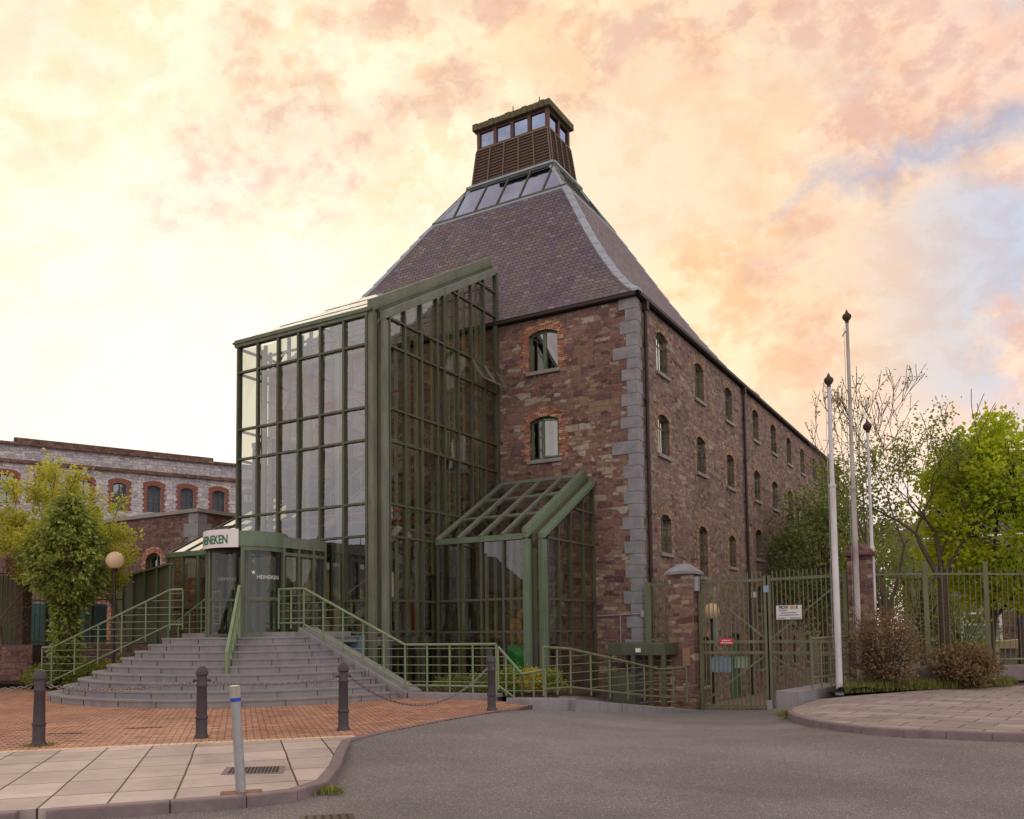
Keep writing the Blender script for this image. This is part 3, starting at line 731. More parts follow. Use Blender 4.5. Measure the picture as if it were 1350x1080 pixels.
# windows of the malt house
def brick_surround(mb, org, ud, nrm, ua, ub, za, zb, rise=.16, jamb=True):
    P = lambda u, z, d: Vector((org[0]+ud[0]*u+nrm[0]*d, org[1]+ud[1]*u+nrm[1]*d, z))
    def blk(poly, d=.014):
        a = [P(u, z, -.05) for u, z in poly]; b_ = [P(u, z, d) for u, z in poly]; n = len(poly)
        mb.add(a+b_, [tuple(range(n, 2*n))] + [(i, (i+1) % n, n+(i+1) % n, n+i) for i in range(n)])
    # voussoirs in two rings
    cu_, w_ = (ua+ub)/2, (ub-ua)/2
    r = (w_*w_+rise*rise)/(2*rise); cz = zb-r; a0 = math.asin(min(1, w_/r))
    for (ra, rb2) in ((r+.005, r+.16), (r+.17, r+.32)):
        n = int(2*a0*1.12*ra/.085)
        for i in range(n):
            t0 = -a0*1.12 + 2*a0*1.12*i/n; t1 = -a0*1.12 + 2*a0*1.12*(i+.86)/n
            blk([(cu_+ra*math.sin(t0), cz+ra*math.cos(t0)), (cu_+ra*math.sin(t1), cz+ra*math.cos(t1)), (cu_+rb2*math.sin(t1), cz+rb2*math.cos(t1)), (cu_+rb2*math.sin(t0), cz+rb2*math.cos(t0))], .014+random.uniform(-.004, .008))
    if jamb:
        z = za; i = 0
        while z < zb-rise-.02:
            w2 = (.24, .35)[(i//3) % 2] + random.uniform(-.02, .03)
            blk([(ua-w2, z), (ua-.006, z), (ua-.006, z+.064), (ua-w2, z+.064)]); blk([(ub+.006, z), (ub+w2, z), (ub+w2, z+.064), (ub+.006, z+.064)])
            z += .075; i += 1
def arched_ring(mb, P, ua, ub, za, zb, t, d0, d1, rise):
    out = [(ua, za)] + arch_pts(ua, ub, zb, rise) + [(ub, za)]
    inn_ = [(ua+t, za+t)] + arch_pts(ua+t, ub-t, zb-t, rise*.8) + [(ub-t, za+t)]
    n = len(out)
    for i in range(n):
        j = (i+1) % n
        a, b_, c, d = out[i], out[j], inn_[j], inn_[i]
        mb.quad(P(*a, d0), P(*b_, d0), P(*c, d0), P(*d, d0)); mb.quad(P(*d, d0), P(*c, d0), P(*c, d1), P(*d, d1))
        mb.quad(P(*a, d1), P(*b_, d1), P(*b_, d0), P(*a, d0))
def window(org, ud, nrm, ua, ub, za, zb, setback, kind, mat, surround='brick', jamb=True):
    P = lambda u, z, d: Vector((org[0]+ud[0]*u+nrm[0]*d, org[1]+ud[1]*u+nrm[1]*d, z))
    f = MB(); d0, d1 = -setback, -setback-.06; mid = (ua+ub)/2
    e = .004
    if kind == 'french':
        arched_ring(f, P, ua+e, ub-e, za+e, zb-e, .07, d0, d1, .15)
        f.bar(P(mid, za+.05, d0-.02), P(mid, zb-.05, d0-.02), .13, .06) if abs(ud[0]) > .5 else f.bar(P(mid, za+.05, d0-.02), P(mid, zb-.05, d0-.02), .06, .13)
    else:
        arched_ring(f, P, ua+e, ub-e, za+e, zb-e, .075, d0, d0-.03, .15)
        f.bar(P(mid, za+.04, d0-.018), P(mid, zb-.06, d0-.018), .035)
        for zz_ in (za+(zb-za)*.68,): f.bar(P(ua+.04, zz_, d0-.02), P(ub-.04, zz_, d0-.018), .035)
    fo = f.build('window', mat, mh)
    g2 = MB().quad(P(ua+.03, za+.03, d0-.02), P(ub-.03, za+.03, d0-.02), P(ub-.03, zb-.03, d0-.02), P(ua+.03, zb-.03, d0-.02))
    g2.build('pane', M['glass_window_side'] if kind == 'side' else M['glass_dark'], fo)
    s = MB(); a, b_ = P(ua-.10, za-.13, -.2), P(ub+.10, za+.0, .09)
    s.box(a.x, a.y, a.z, b_.x, b_.y, b_.z); s.build('sill', M['sill'], fo, bevel=.015)
    if surround:
        b4 = MB(); brick_surround(b4, org, ud, nrm, ua, ub, za, zb, jamb=jamb); b4.build('brick_surround', M['brick'] if kind == 'french' else M['brick_pale'], fo)
    # blind behind
    return fo
random.seed(11)
for f in front: window((0, YW), (1, 0), (0, -1), *f[:4], .14, 'french', M['window_green'])
# the open casement of the lower front window
oc = MB(); x0, x1, z0, z1 = -13.98, -13.50, 7.74, 9.03
hx, hy = -13.50, YW+.12; ang = R(-158)
co, si = math.cos(ang), math.sin(ang); Wd = .50
E = lambda u, z, d=0: (hx+co*u-si*d, hy+si*u+co*d, z)
for a, b_ in (((0, z0), (Wd, z0)), ((Wd, z0), (Wd, z1)), ((Wd, z1), (0, z1)), ((0, z1), (0, z0))): oc.bar(E(*a), E(*b_), .06)
oco = oc.build('open_casement', M['window_green'], mh); MB().quad(E(0, z0), E(Wd, z0), E(Wd, z1), E(0, z1)).build('casement_pane', M['glass_front'], oco)
for s_ in side:
    low = s_[3] < 2
    window((XC, 0), (0, 1), (1, 0), *s_, .13, 'side', M['window_green'], surround='brick', jamb=(s_[0] < 38 and s_[2] < 9.5) or s_[0] > 30 and s_[0] < 34)
# door
d = MB(); pts = arch_pts(door[0]+.02, door[1]-.02, door[3]-.02, .5, 12)
P = lambda u, z, dd: (XC-dd, u, z)
poly = [(door[0]+.02, -1.3)] + pts + [(door[1]-.02, -1.3)]
d.add([P(u, z, .12) for u, z in poly] + [P(u, z, .2) for u, z in poly], [tuple(range(len(poly)))[::-1]] + [(i, (i+1) % len(poly), len(poly)+(i+1) % len(poly), len(poly)+i) for i in range(len(poly))])
dob = d.build('door', M['door_green'], mh)
hh = MB().bar((XC-.10, door[0]+.15, -.9), (XC-.10, door[0]+.7, -.9), .03, .05).bar((XC-.10, door[1]-.7, -.9), (XC-.10, door[1]-.15, -.9), .03, .05).bar((XC-.10, door[0]+.15, .7), (XC-.10, door[0]+.7, .7), .03, .05)
hh.build('hinge', M['gutter'], dob)
# lintel arch of pale stone round the door
# drainpipes of the side wall
for (y, nm) in ((YW+.62, 0), (39.05, 0), (57.3, 0)):
    dp = MB().tube((XC+.10, y, -1.3), (XC+.10, y, ZE-.25), .065, n=10)
    for z in [-.2+k*1.9 for k in range(7)]: dp.tube((XC+.10, y, z), (XC+.10, y, z+.12), .085, n=10)
    dp.box(XC+.02, y-.09, ZE-.3, XC+.2, y+.09, ZE)
    dp.build('drainpipe', M['gutter'], mh, smooth=True)
# cable run on the front wall near the corner
cb = MB().tube((-12.1, YW-.04, 2.15), (XC+.03, YW-.04, 2.2), .022).tube((-11.25, YW-.04, 2.15), (-11.25, YW-.04, .6), .022).box(XC-.45, YW-.09, .55, XC-.28, YW-.02, .78).box(XC-.02, YW-.1, 2.1, XC+.1, YW-.02, 2.3)
cb.build('cable_pipe', M['galv'], mh)
# ================================================================ GLAZED VOLUMES
def pane(mb, P, u0, u1, z0, z1, tilt=.014):
    a, b_, c, d = [random.uniform(-tilt, tilt) for _ in range(4)]
    mb.quad(P(u0, z0, a), P(u1, z0, b_), P(u1, z1, c), P(u0, z1, d))
def curtain(parent, org, ud, nrm, us, zs, zbot, top, mat_g, mat_f, mw=.07, md=.10, gname='glass_panes', fname='mullions', skip=None):
    "glazed upright wall: us mullion positions, zs transoms; top(u) gives the height of the head"
    P = lambda u, z, d=0: (org[0]+ud[0]*u+nrm[0]*d, org[1]+ud[1]*u+nrm[1]*d, z)
    f = MB(); g2 = MB()
    along_x = abs(ud[0]) > .5
    for u in us:
        t = top(u)
        p, q2 = P(u, zbot, .03), P(u, t, .03)
        hw = mw/2
        if along_x: f.box(p[0]-hw, p[1]-md/2, zbot, p[0]+hw, p[1]+md/2, t)
        else: f.box(p[0]-md/2, p[1]-hw, zbot, p[0]+md/2, p[1]+hw, t)
    for a, b_ in zip(us, us[1:]):
        ta, tb = top(a), top(b_)
        for z in zs:
            if z < min(ta, tb)-.05: 
                f.bar(P(a+mw/2, z, .03), P(b_-mw/2, z, .03), md-.012, .065)
            elif z < max(ta, tb) - .05:
                t = (z-ta)/(tb-ta); um = a+(b_-a)*t
                f.bar(P(um if tb > ta else a, z, .03), P(b_ if tb > ta else um, z, .03), md-.012, .065)
        lv = [zbot] + [z for z in zs if z < min(ta, tb)] 
        lv = sorted(set(lv))
        for z0, z1 in zip(lv, lv[1:]):
            if skip and skip((a+b_)/2, (z0+z1)/2): continue
            pane(g2, P, a, b_, z0, z1)
        zl = lv[-1]
        # last, following the slope
        if not (skip and skip((a+b_)/2, zl+.1)):
            g2.quad(P(a, zl), P(b_, zl), P(b_, tb), P(a, ta))
    fo = f.build(fname, mat_f, parent)
    g2.build(gname, mat_g, fo if False else parent)
    return fo
random.seed(21)
# ---------------- tall atrium
at_ = thing('glass_atrium', (-18.8, 23, -1.3), 'tall green framed glass stair atrium leaning against the front of the malt house', 'atrium')
AX0, AX1, AYF, AYW = -21.8, -15.9, 19.6, 26.28
TS = [1.71, 2.63, 4.53, 5.49, 7.38, 8.36, 10.26]
roofz = lambda y: 11.12 + .57*(y-20.0) if y > 20 else 11.12
AF = AX0; usf = [-21.765, -20.865, -19.958, -19.084, -18.17, -17.226, -16.34]
curtain(at_, (0, AYF), (1, 0), (0, -1), usf, TS, -1.25, lambda u: 11.15, M['glass_front'], M['frame_dark'], .08, .12)
uss = [20.0, 20.76, 21.6, 22.47, 22.85, 23.69, 24.52, 25.34, 26.2]
openp = lambda u, z: (24.52 < u < 26.2) and 10.26 < z < 11.1
curtain(at_, (AX1, 0), (0, 1), (1, 0), uss, TS + [11.1, 13.05, 13.95], -1.25, lambda u: roofz(u)-.02, M['glass_side'], M['frame_dark'], .07, .12, 'glass_panes', 'mullions', skip=openp)
curtain(at_, (AX0, 0), (0, 1), (-1, 0), [19.7, 20.8, 21.9, 23.0, 24.1, 25.2, 26.2], TS + [11.1, 13.0], -1.25, lambda u: roofz(u)-.02, M['glass_clear'], M['frame_dark'], .07, .12)
# opened top-hung vents
for y in (24.56, 25.38):
    v = MB(); a = R(33); h = .84
    Pv = lambda u, t: (AX1+.05+math.sin(a)*t*h, y+u, 11.06-math.cos(a)*t*h)
    for p, q2 in (((0, 0), (.74, 0)), ((.74, 0), (.74, 1)), ((.74, 1), (0, 1)), ((0, 1), (0, 0))): v.bar(Pv(*p), Pv(*q2), .05)
    vo = v.build('open_vent', M['fascia_grey'], at_); MB().quad(Pv(0, 0), Pv(.74, 0), Pv(.74, 1), Pv(0, 1)).build('vent_pane', M['glass_front'], vo)
# roof: sloping, framed and glazed
rg = MB(); rf_ = MB()
xs = [AX0-.15 + (AX1-.2-AX0+.15)*i/6 for i in range(7)]
RZ = lambda y: 11.30 + .57*(y-19.5)
for a, b_ in zip(xs, xs[1:]):
    for y0, y1 in ((19.5, 21.6), (21.6, 23.9), (23.9, 26.25)):
        rg.quad((a, y0, RZ(y0)), (b_, y0, RZ(y0)), (b_, y1, RZ(y1)), (a, y1, RZ(y1)))
for x in xs: rf_.bar((x, 19.5, RZ(19.5)-.04), (x, 26.25, RZ(26.25)-.04), .08, .07)
for y in (19.5, 21.6, 23.9, 26.2): rf_.bar((AX0-.15, y, RZ(y)-.04), (AX1-.25, y, RZ(y)-.04), .08, .07)
rf_.build('roof_frame', M['frame'], at_); rg.build('roof_glass', M['glass_roof'], at_)
# front head and corner: two stepped portal frames with a shadow gap
hd = MB().box(AX0-.1, AYF-.10, 11.12, AX1-.38, AYF+.12, 11.36)
hd.build('eaves_beam', M['frame'], at_)
pf = MB()
pf.box(-16.30, AYF-.06, -1.25, -16.10, AYF+.14, 11.21)
sl_ = lambda y: 11.22+.57*(y-19.6)
def sloped(mb, x0, x1, y0, y1, zf, th):
    mb.add([(x0,y0,zf(y0)-th),(x1,y0,zf(y0)-th),(x1,y1,zf(y1)-th),(x0,y1,zf(y1)-th),(x0,y0,zf(y0)),(x1,y0,zf(y0)),(x1,y1,zf(y1)),(x0,y1,zf(y1))],
           [(0,3,2,1),(4,5,6,7),(0,1,5,4),(1,2,6,5),(2,3,7,6),(3,0,4,7)])
sloped(pf, -16.305, -16.095, AYF-.065, 26.28, lambda y: 11.62+.57*(y-19.6), .40)
pf.build('outer_portal', M['column'], at_, bevel=.01)
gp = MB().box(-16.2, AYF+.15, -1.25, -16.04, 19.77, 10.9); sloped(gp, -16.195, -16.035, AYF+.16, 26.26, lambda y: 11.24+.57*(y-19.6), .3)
gp.build('shadow_gap_panel', M['frame_dark'], at_)
pi_ = MB().box(-16.0, 19.785, -1.25, -15.84, 19.995, 11.0); sloped(pi_, -16.02, -15.80, 19.775, 26.28, lambda y: 11.38+.57*(y-20), .26)
pi_.build('inner_portal', M['fascia_grey'], at_, bevel=.01)
MB().box(-15.95, 26.13, -1.25, -15.8, 26.29, 14.7).build('wall_channel', M['frame_dark'], at_)
# rear bay seen past the left edge
rb2 = thing('glass_bay', (-22.2, 23, -1.3), 'narrow dark glazed bay peeping out behind the left edge of the tall atrium', 'glass bay')
curtain(rb2, (0, 21.2), (1, 0), (0, -1), [-22.75, -22.3, -21.9], [1.7, 4.53, 7.0], -1.2, lambda u: 8.2, M['glass_side'], M['frame_dark'], .07, .1)
curtain(rb2, (-22.75, 0), (0, 1), (-1, 0), [21.2, 22.8, 24.5, 26.2], [1.7, 4.53, 7.0], -1.2, lambda u: 8.2, M['glass_side'], M['frame_dark'], .07, .1)
MB().box(-22.8, 21.1, 8.2, -21.85, 26.2, 8.35).build('bay_roof', M['frame_dark'], rb2)
# interior steelwork: ladder columns, beams, diagonals
st = MB()
for x in (-21.3, -19.6, -18.0, -16.35):
    for y in (20.2, 22.0, 23.8, 25.6):
        if y > 21 and y < 25 and x in (-19.6, -18.0): continue
        zt_ = roofz(y)-.1
        st.box(x-.05, y-.05, -1.2, x+.05, y+.05, zt_); st.box(x-.05, y+.27, -1.2, x+.05, y+.35, zt_)
        z = -.5
        while z < zt_-.6:
            st.bar((x, y, z), (x, y+.31, z), .045); z += .62
for y in (20.3, 22.1, 23.9, 25.7):
    z = roofz(y)-.35
    st.bar((AX0+.2, y, z), (AX1-.2, y, z), .07); st.bar((AX0+.2, y, z-.55), (AX1-.2, y, z-.55), .06)
    x = AX0+.3; k = 0
    while x < AX1-.9:
        st.bar((x, y, z-.55*(k % 2)), (x+.55, y, z-.55*((k+1) % 2)), .045); x += .55; k += 1
for x in (-21.3, -16.35):
    for z in (4.9, 7.6): st.bar((x, 20.2, z), (x, 26, z), .07); 
for k in range(9):
    y = 20.35+k*.66; st.box(-16.95, y-.045, -1.2, -16.86, y+.045, roofz(y)-.3)
st.build('inner_steelwork', M['interior'], at_)
rr = MB()
for z in (5.2, 5.5, 9.3): rr.tube((AX0+.4, 21.1, z), (AX1-.3, 21.3, z), .045)
rr.build('red_pipes', M['red_paint'], at_)
# stair flights inside
sf = MB(); tr_ = MB()
zz0 = 1.6; y0, y1 = 22.4, 25.3
for fl in range(4):
    xa, xb = ((-20.6, -17.0) if fl % 2 == 0 else (-17.0, -20.6)); yy = 23.0 if fl % 2 == 0 else 24.4
    za, zb_ = zz0+fl*1.95, zz0+(fl+1)*1.95
    for o in (-.55, .55):
        sf.bar((xa, yy+o, za-.1), (xb, yy+o, zb_-.1), .06, .26); sf.bar((xa, yy+o, za+.9), (xb, yy+o, zb_+.9), .045)
        for k in range(8): 
            x = xa+(xb-xa)*(k+.5)/8; z = za+(zb_-za)*(k+.5)/8; sf.bar((x, yy+o, z), (x, yy+o, z+.95), .025)
    for k in range(11):
        x = xa+(xb-xa)*(k+.5)/11; z = za+(zb_-za)*(k+.5)/11
        tr_.box(x-.15, yy-.52, z-.03, x+.15, yy+.52, z+.02)
    tr_.box(min(xb, xb+(.9 if fl % 2 == 0 else -.9)), 22.4, zb_-.06, max(xb, xb+(.9 if fl % 2 == 0 else -.9)), 25.0, zb_)
sf.build('stair_stringers', M['interior'], at_); tr_.build('stair_treads', M['wood_tread'], at_)
fl = MB().box(AX0+.1, AYF+.1, 1.30, AX1-.12, 26.2, 1.55); fl.build('lobby_floor', M['kerb'], at_)
bb = MB().box(-19.4, 25.2, 1.6, -18.6, 25.3, 3.6).box(-17.6, 24.8, 1.56, -17.2, 25.1, 2.7); bb.build('display_board', M['red_paint'], at_)
wb_ = MB().box(-16.0-.25, 20.15, 2.75, -16.2, 20.3, 3.5).box(-16.25, 20.45, 2.75, -16.2, 20.62, 3.5); wb_.build('notice', M['white_paint'], at_)
MB().quad((-17.9, AYF-.01, .0), (-16.4, AYF-.01, .0), (-16.4, AYF-.01, 1.62), (-17.9, AYF-.01, 1.62)).build('blue_spandrel', M['pale_blue'], at_)

# ---------------- right-hand porch
lb = thing('glass_porch', (-14, 24.3, -1), 'low green framed glass lean-to porch between the tall atrium and the grey corner stones', 'glass porch')
LXF, LY = [-15.72, -14.93, -14.10, -13.31, -12.5], 22.3
curtain(lb, (0, LY), (1, 0), (0, -1), LXF, [-.2, 1.67, 2.65], -.9, lambda u: 4.5, M['glass_side'], M['frame_dark'], .07, .10)
# sky-reflecting clean panes
ltop = lambda y: 4.50 + .575*(y-22.3)
LYS = [22.93, 23.65, 24.5, 25.42, 26.25]
curtain(lb, (-12.2, 0), (0, 1), (1, 0), LYS, [-.2, 1.67, 2.64, 4.5, 5.6], -.9, lambda u: ltop(u)-.38, M['glass_side'], M['frame_dark'], .06, .10)
rg = MB(); rf_ = MB()
LR = lambda y: 4.58+.585*(y-22.25)
for a, b_ in zip(LXF, LXF[1:]):
    for y0, y1 in ((22.25, 23.6), (23.6, 24.95), (24.95, 26.25)): rg.quad((a, y0, LR(y0)), (b_, y0, LR(y0)), (b_, y1, LR(y1)), (a, y1, LR(y1)))
for x in LXF: rf_.bar((x, 22.2, LR(22.2)+.03), (x, 26.25, LR(26.25)+.03), .09, .09)
for y in (23.6, 24.95): rf_.bar((LXF[0], y, LR(y)+.02), (LXF[-1], y, LR(y)+.02), .05, .06)
rf_.bar((LXF[0], 26.22, LR(26.22)+.04), (LXF[-1], 26.22, LR(26.22)+.04), .1, .12)
rf_.build('roof_bars', M['fascia_grey'], lb); rg.build('roof_glass', M['glass_roof'], lb)
MB().box(-15.8, LY-.09, 4.42, -12.62, LY+.06, 4.60).build('eaves_beam', M['fascia'], lb, bevel=.01)
pf = MB().box(-12.62, 22.2, -1.0, -12.42, 22.4, 4.42); sloped(pf, -12.625, -12.415, 22.195, 26.28, lambda y: 4.78+.585*(y-22.25), .30)
pf.build('outer_portal', M['fascia'], lb, bevel=.01)
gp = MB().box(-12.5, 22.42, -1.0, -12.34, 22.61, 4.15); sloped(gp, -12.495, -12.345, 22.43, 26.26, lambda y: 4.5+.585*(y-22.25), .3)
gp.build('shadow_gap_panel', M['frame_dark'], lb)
pi_ = MB().box(-12.32, 22.62, -1.0, -12.14, 22.92, 4.44); sloped(pi_, -12.325, -12.06, 22.615, 26.28, lambda y: 4.62+.575*(y-22.62), .16)
pi_.build('inner_portal', M['fascia'], lb, bevel=.01)
fl = MB().box(-15.8, 22.4, -1.0, -12.3, 26.2, -.9); fl.build('porch_floor', M['kerb'], lb)
inn = MB()
for x in (-15.3, -14.4, -13.5): inn.box(x-.04, 23.0, -.9, x+.04, 23.1, ltop(23)); inn.box(x-.04, 25.0, -.9, x+.04, 25.1, ltop(25))
inn.bar((-15.5, 25.6, -.4), (-13.0, 25.6, 2.6), .08, .25); inn.bar((-15.5, 25.6, .6), (-13.0, 25.6, 3.6), .05)
for k in range(9): inn.bar((-15.3+k*.28, 25.6, -.2+k*.33), (-15.3+k*.28, 25.6, .8+k*.33), .03)
inn.build('inner_steelwork', M['interior'], lb)
tr_ = MB()
for k in range(9): tr_.box(-15.6, 24.2, -.6+k*.26, -14.7, 24.45, -.54+k*.26)
tr_.build('stair_treads', M['wood_tread'], lb)
pp = MB().box(-13.35, 22.52, .45, -12.68, 22.55, 1.25); pp.build('poster', M['poster'], lb)
pp = MB().box(-14.15, 22.6, .3, -13.95, 22.63, 1.2); pp.build('notice', M['pale_blue'], lb)

# ---------------- left-hand porch
ll = thing('glass_porch', (-23.8, 22, -1), 'low glass lean-to porch with bright sloping panes left of the revolving door', 'glass porch')
LFX = [-25.7, -24.9, -24.1, -23.3, -22.5, -21.9]
curtain(ll, (0, 20.0), (1, 0), (0, -1), LFX, [1.7, 2.6], -.2, lambda u: 4.45, M['glass_side'], M['frame'], .09, .10)
curtain(ll, (-25.72, 0), (0, 1), (-1, 0), [20.0, 21.3, 22.6, 24.0, 25.2, 26.2], [1.7, 2.6, 4.5], -.2, lambda u: 4.45+.53*(u-20), M['glass_side'], M['frame_dark'], .08, .10)
rg = MB(); rf_ = MB(); L2 = lambda y: 4.55+.53*(y-20)
for a, b_ in zip(LFX, LFX[1:]):
    for y0, y1 in ((20, 22.1), (22.1, 24.2), (24.2, 26.25)): rg.quad((a, y0, L2(y0)), (b_, y0, L2(y0)), (b_, y1, L2(y1)), (a, y1, L2(y1)))
for x in LFX: rf_.bar((x, 19.95, L2(19.95)+.01), (x, 26.25, L2(26.25)+.01), .07, .05)
for y in (22.1, 24.2, 26.2): rf_.bar((LFX[0], y, L2(y)+.02), (LFX[-1], y, L2(y)+.02), .05, .06)
rf_.build('roof_bars', M['frame_dark'], ll); rg.build('roof_glass', glass('bright sloping glass', (.72, .72, .66), .55), ll)
MB().box(-25.78, 19.9, 4.40, -21.85, 20.06, 4.58).build('eaves_beam', M['fascia'], ll, bevel=.01)
inn = MB()
for x in (-25.2, -24.3, -23.4, -22.6): inn.box(x-.05, 21.5, -.2, x+.05, 21.6, 4.9); inn.box(x-.04, 24.4, -.2, x+.04, 24.5, 6.6)
inn.build('inner_steelwork', M['interior'], ll)
MB().box(-25.7, 20.1, -.3, -21.9, 26.2, -.2).build('porch_floor', M['kerb'], ll)

# ---------------- entrance: vestibule and revolving door drum
en = thing('revolving_door', (-18.95, 17.4, 1.6), 'round green revolving door drum with a curved white name sign at the top of the steps', 'revolving door')
DC = (-18.95, 17.4); DRr = 1.1; zF = 1.605
def arcpts(r, a0, a1, n): return [(DC[0]+r*math.cos(R(a0+(a1-a0)*i/n)), DC[1]+r*math.sin(R(a0+(a1-a0)*i/n))) for i in range(n+1)]
def arcwall(mb, r0, r1, a0, a1, z0, z1, n=20):
    A, B_ = arcpts(r0, a0, a1, n), arcpts(r1, a0, a1, n)
    mb.prism(A + B_[::-1], z0, z1)
bd = MB(); arcwall(bd, 1.02, 1.15, -205, 25, 4.10, 4.52, 40); bd.build('canopy_band', M['fascia'], en, smooth=True)
bd = MB(); bd.prism(arcpts(1.13, 0, 359.9, 40)[:-1], 4.42, 4.50); bd.build('canopy_roof', M['frame'], en)
bd = MB(); bd.prism(arcpts(1.02, 0, 359.9, 40)[:-1], 4.12, 4.16); bd.build('canopy_soffit', M['dark'], en)
bd = MB(); arcwall(bd, 1.04, 1.12, -50, 25, zF, zF+.13); arcwall(bd, 1.06, 1.10, -50, 22, 2.62, 2.70); arcwall(bd, 1.05, 1.125, -50, 25, 3.98, 4.10)
for a in (-136, -49, 21, 27): 
    x, y = DC[0]+1.08*math.cos(R(a)), DC[1]+1.08*math.sin(R(a)); bd.obox((x, y, zF), (.09, .09, 2.5), R(a))
bd.build('drum_frame', M['frame'], en)
gg = MB(); A = arcpts(1.08, -49, 21, 14)
for p, q2 in zip(A, A[1:]): gg.quad((*p, zF+.1), (*q2, zF+.1), (*q2, 4.0), (*p, 4.0))
A = arcpts(1.08, -200, -136, 10)
for p, q2 in zip(A, A[1:]): gg.quad((*p, zF+.1), (*q2, zF+.1), (*q2, 4.1), (*p, 4.1))
gg.build('curved_glass', M['glass_clear'], en, smooth=True)
# door leaves
for a in (-128, -38, 52, 142):
    lf = MB(); Pd = lambda u, z: (DC[0]+math.cos(R(a))*u, DC[1]+math.sin(R(a))*u, z)
    for p, q2 in (((.06, zF+.06), (1.0, zF+.06)), ((1.0, zF+.06), (1.0, 4.05)), ((1.0, 4.05), (.06, 4.05)), ((.06, 4.05), (.06, zF+.06)), ((.06, 2.66), (1.0, 2.66))): lf.bar(Pd(*p), Pd(*q2), .07)
    lo = lf.build('door_leaf', M['frame'], en); MB().quad(Pd(.06, zF+.06), Pd(1, zF+.06), Pd(1, 4.05), Pd(.06, 4.05)).build('leaf_glass', M['glass_clear'], lo)
def text_verts(body, size, extrude, bold=0, shear=0, align='CENTER'):
    cu_ = bpy.data.curves.new('lettering', 'FONT'); cu_.body = body; cu_.size = size; cu_.extrude = extrude; cu_.offset = bold; cu_.shear = shear
    cu_.align_x = align; cu_.align_y = 'CENTER'; cu_.resolution_u = 3
    o = bpy.data.objects.new('lettering', cu_); sc.collection.objects.link(o)
    dg = bpy.context.evaluated_depsgraph_get(); me = bpy.data.meshes.new_from_object(o.evaluated_get(dg))
    bpy.data.objects.remove(o); bpy.data.curves.remove(cu_); return me
def put_text(body, size, mat, parent, fn, extrude=.004, bold=0, shear=0, name='lettering', sub=0, align='CENTER'):
    me = text_verts(body, size, extrude, bold, shear, align)
    bm = bmesh.new(); bm.from_mesh(me)
    if sub: bmesh.ops.triangulate(bm, faces=bm.faces[:]); bmesh.ops.subdivide_edges(bm, edges=[e for e in bm.edges if e.calc_length() > size*.3], cuts=sub)
    for v in bm.verts: v.co = Vector(fn(v.co.x, v.co.y, v.co.z))
    m2 = bpy.data.meshes.new(name); bm.to_mesh(m2); bm.free(); m2.materials.append(mat)
    o = bpy.data.objects.new(name, m2); sc.collection.objects.link(o)
    if parent is not None: o.parent = parent; o.matrix_parent_inverse = parent_world(parent).inverted()
    return o
# curved sign
sg = MB(); arcwall(sg, 1.15, 1.20, -152, -54, 4.06, 4.56, 24); sgo = sg.build('name_sign', M['white_paint'], en, smooth=True)
def cyl(r, a_mid, zc):
    def fn(x, y, z):
        a = R(a_mid) + x/r; return (DC[0]+(r+z)*math.cos(a), DC[1]+(r+z)*math.sin(a), zc+y)
    return fn
put_text('HEINEKEN', .33, M['sign_green'], sgo, (lambda f: (lambda x, y, z: f(x*.72, y, z)))(cyl(1.205, -94, 4.27)), .004, .007, sub=1)
star = [(math.sin(2*PI*k/10)*(.07 if k % 2 == 0 else .03), math.cos(2*PI*k/10)*(.07 if k % 2 == 0 else .03)) for k in range(10)]
s5 = MB(); f_ = cyl(1.205, -138, 4.42); s5.add([f_(x, y, .004) for x, y in star], [tuple(range(10))]); s5.build('star', M['sign_red'], sgo)
# lettering on the glass
put_text('HEINEKEN', .15, M['white_paint'], en, cyl(1.125, -12, 3.25), .001, 0, sub=1, name='glass_lettering')
la = R(-128)
put_text('HEINEKEN', .125, M['white_paint'], en, lambda x, y, z: (DC[0]+math.cos(la)*(.55+x*.85)+.02, DC[1]+math.sin(la)*(.55+x*.85)-.02, 3.25+y), .001, 0, name='glass_lettering')
def star_at(fn, s):
    m5 = MB(); m5.add([fn(x*s, y*s, .002) for x, y in star], [tuple(range(10))]); m5.build('star', M['white_paint'], en)
star_at(cyl(1.10, -34, 3.38), .9)
# vestibule box behind the drum
vb = MB().box(-20.0, 17.7, 4.12, -17.85, 19.5, 4.44); vb.build('vestibule_band', M['fascia_grey'], en, bevel=.01)
vb = MB()
for y in (17.75, 18.35, 18.95, 19.45): vb.box(-17.93, y-.04, zF, -17.85, y+.04, 4.12)
for z in (zF+.05, 3.95): vb.bar((-17.89, 17.75, z), (-17.89, 19.45, z), .07, .09)
for y in (17.75, 19.45): vb.box(-19.98, y-.04, zF, -19.9, y+.04, 4.12)
vb.build('vestibule_frame', M['frame'], en)
MB().quad((-17.89, 17.75, zF), (-17.89, 19.45, zF), (-17.89, 19.45, 4.1), (-17.89, 17.75, 4.1)).quad((-19.95, 17.75, zF), (-19.95, 19.45, zF), (-19.95, 19.45, 4.1), (-19.95, 17.75, 4.1)).build('vestibule_glass', M['glass_clear'], en)

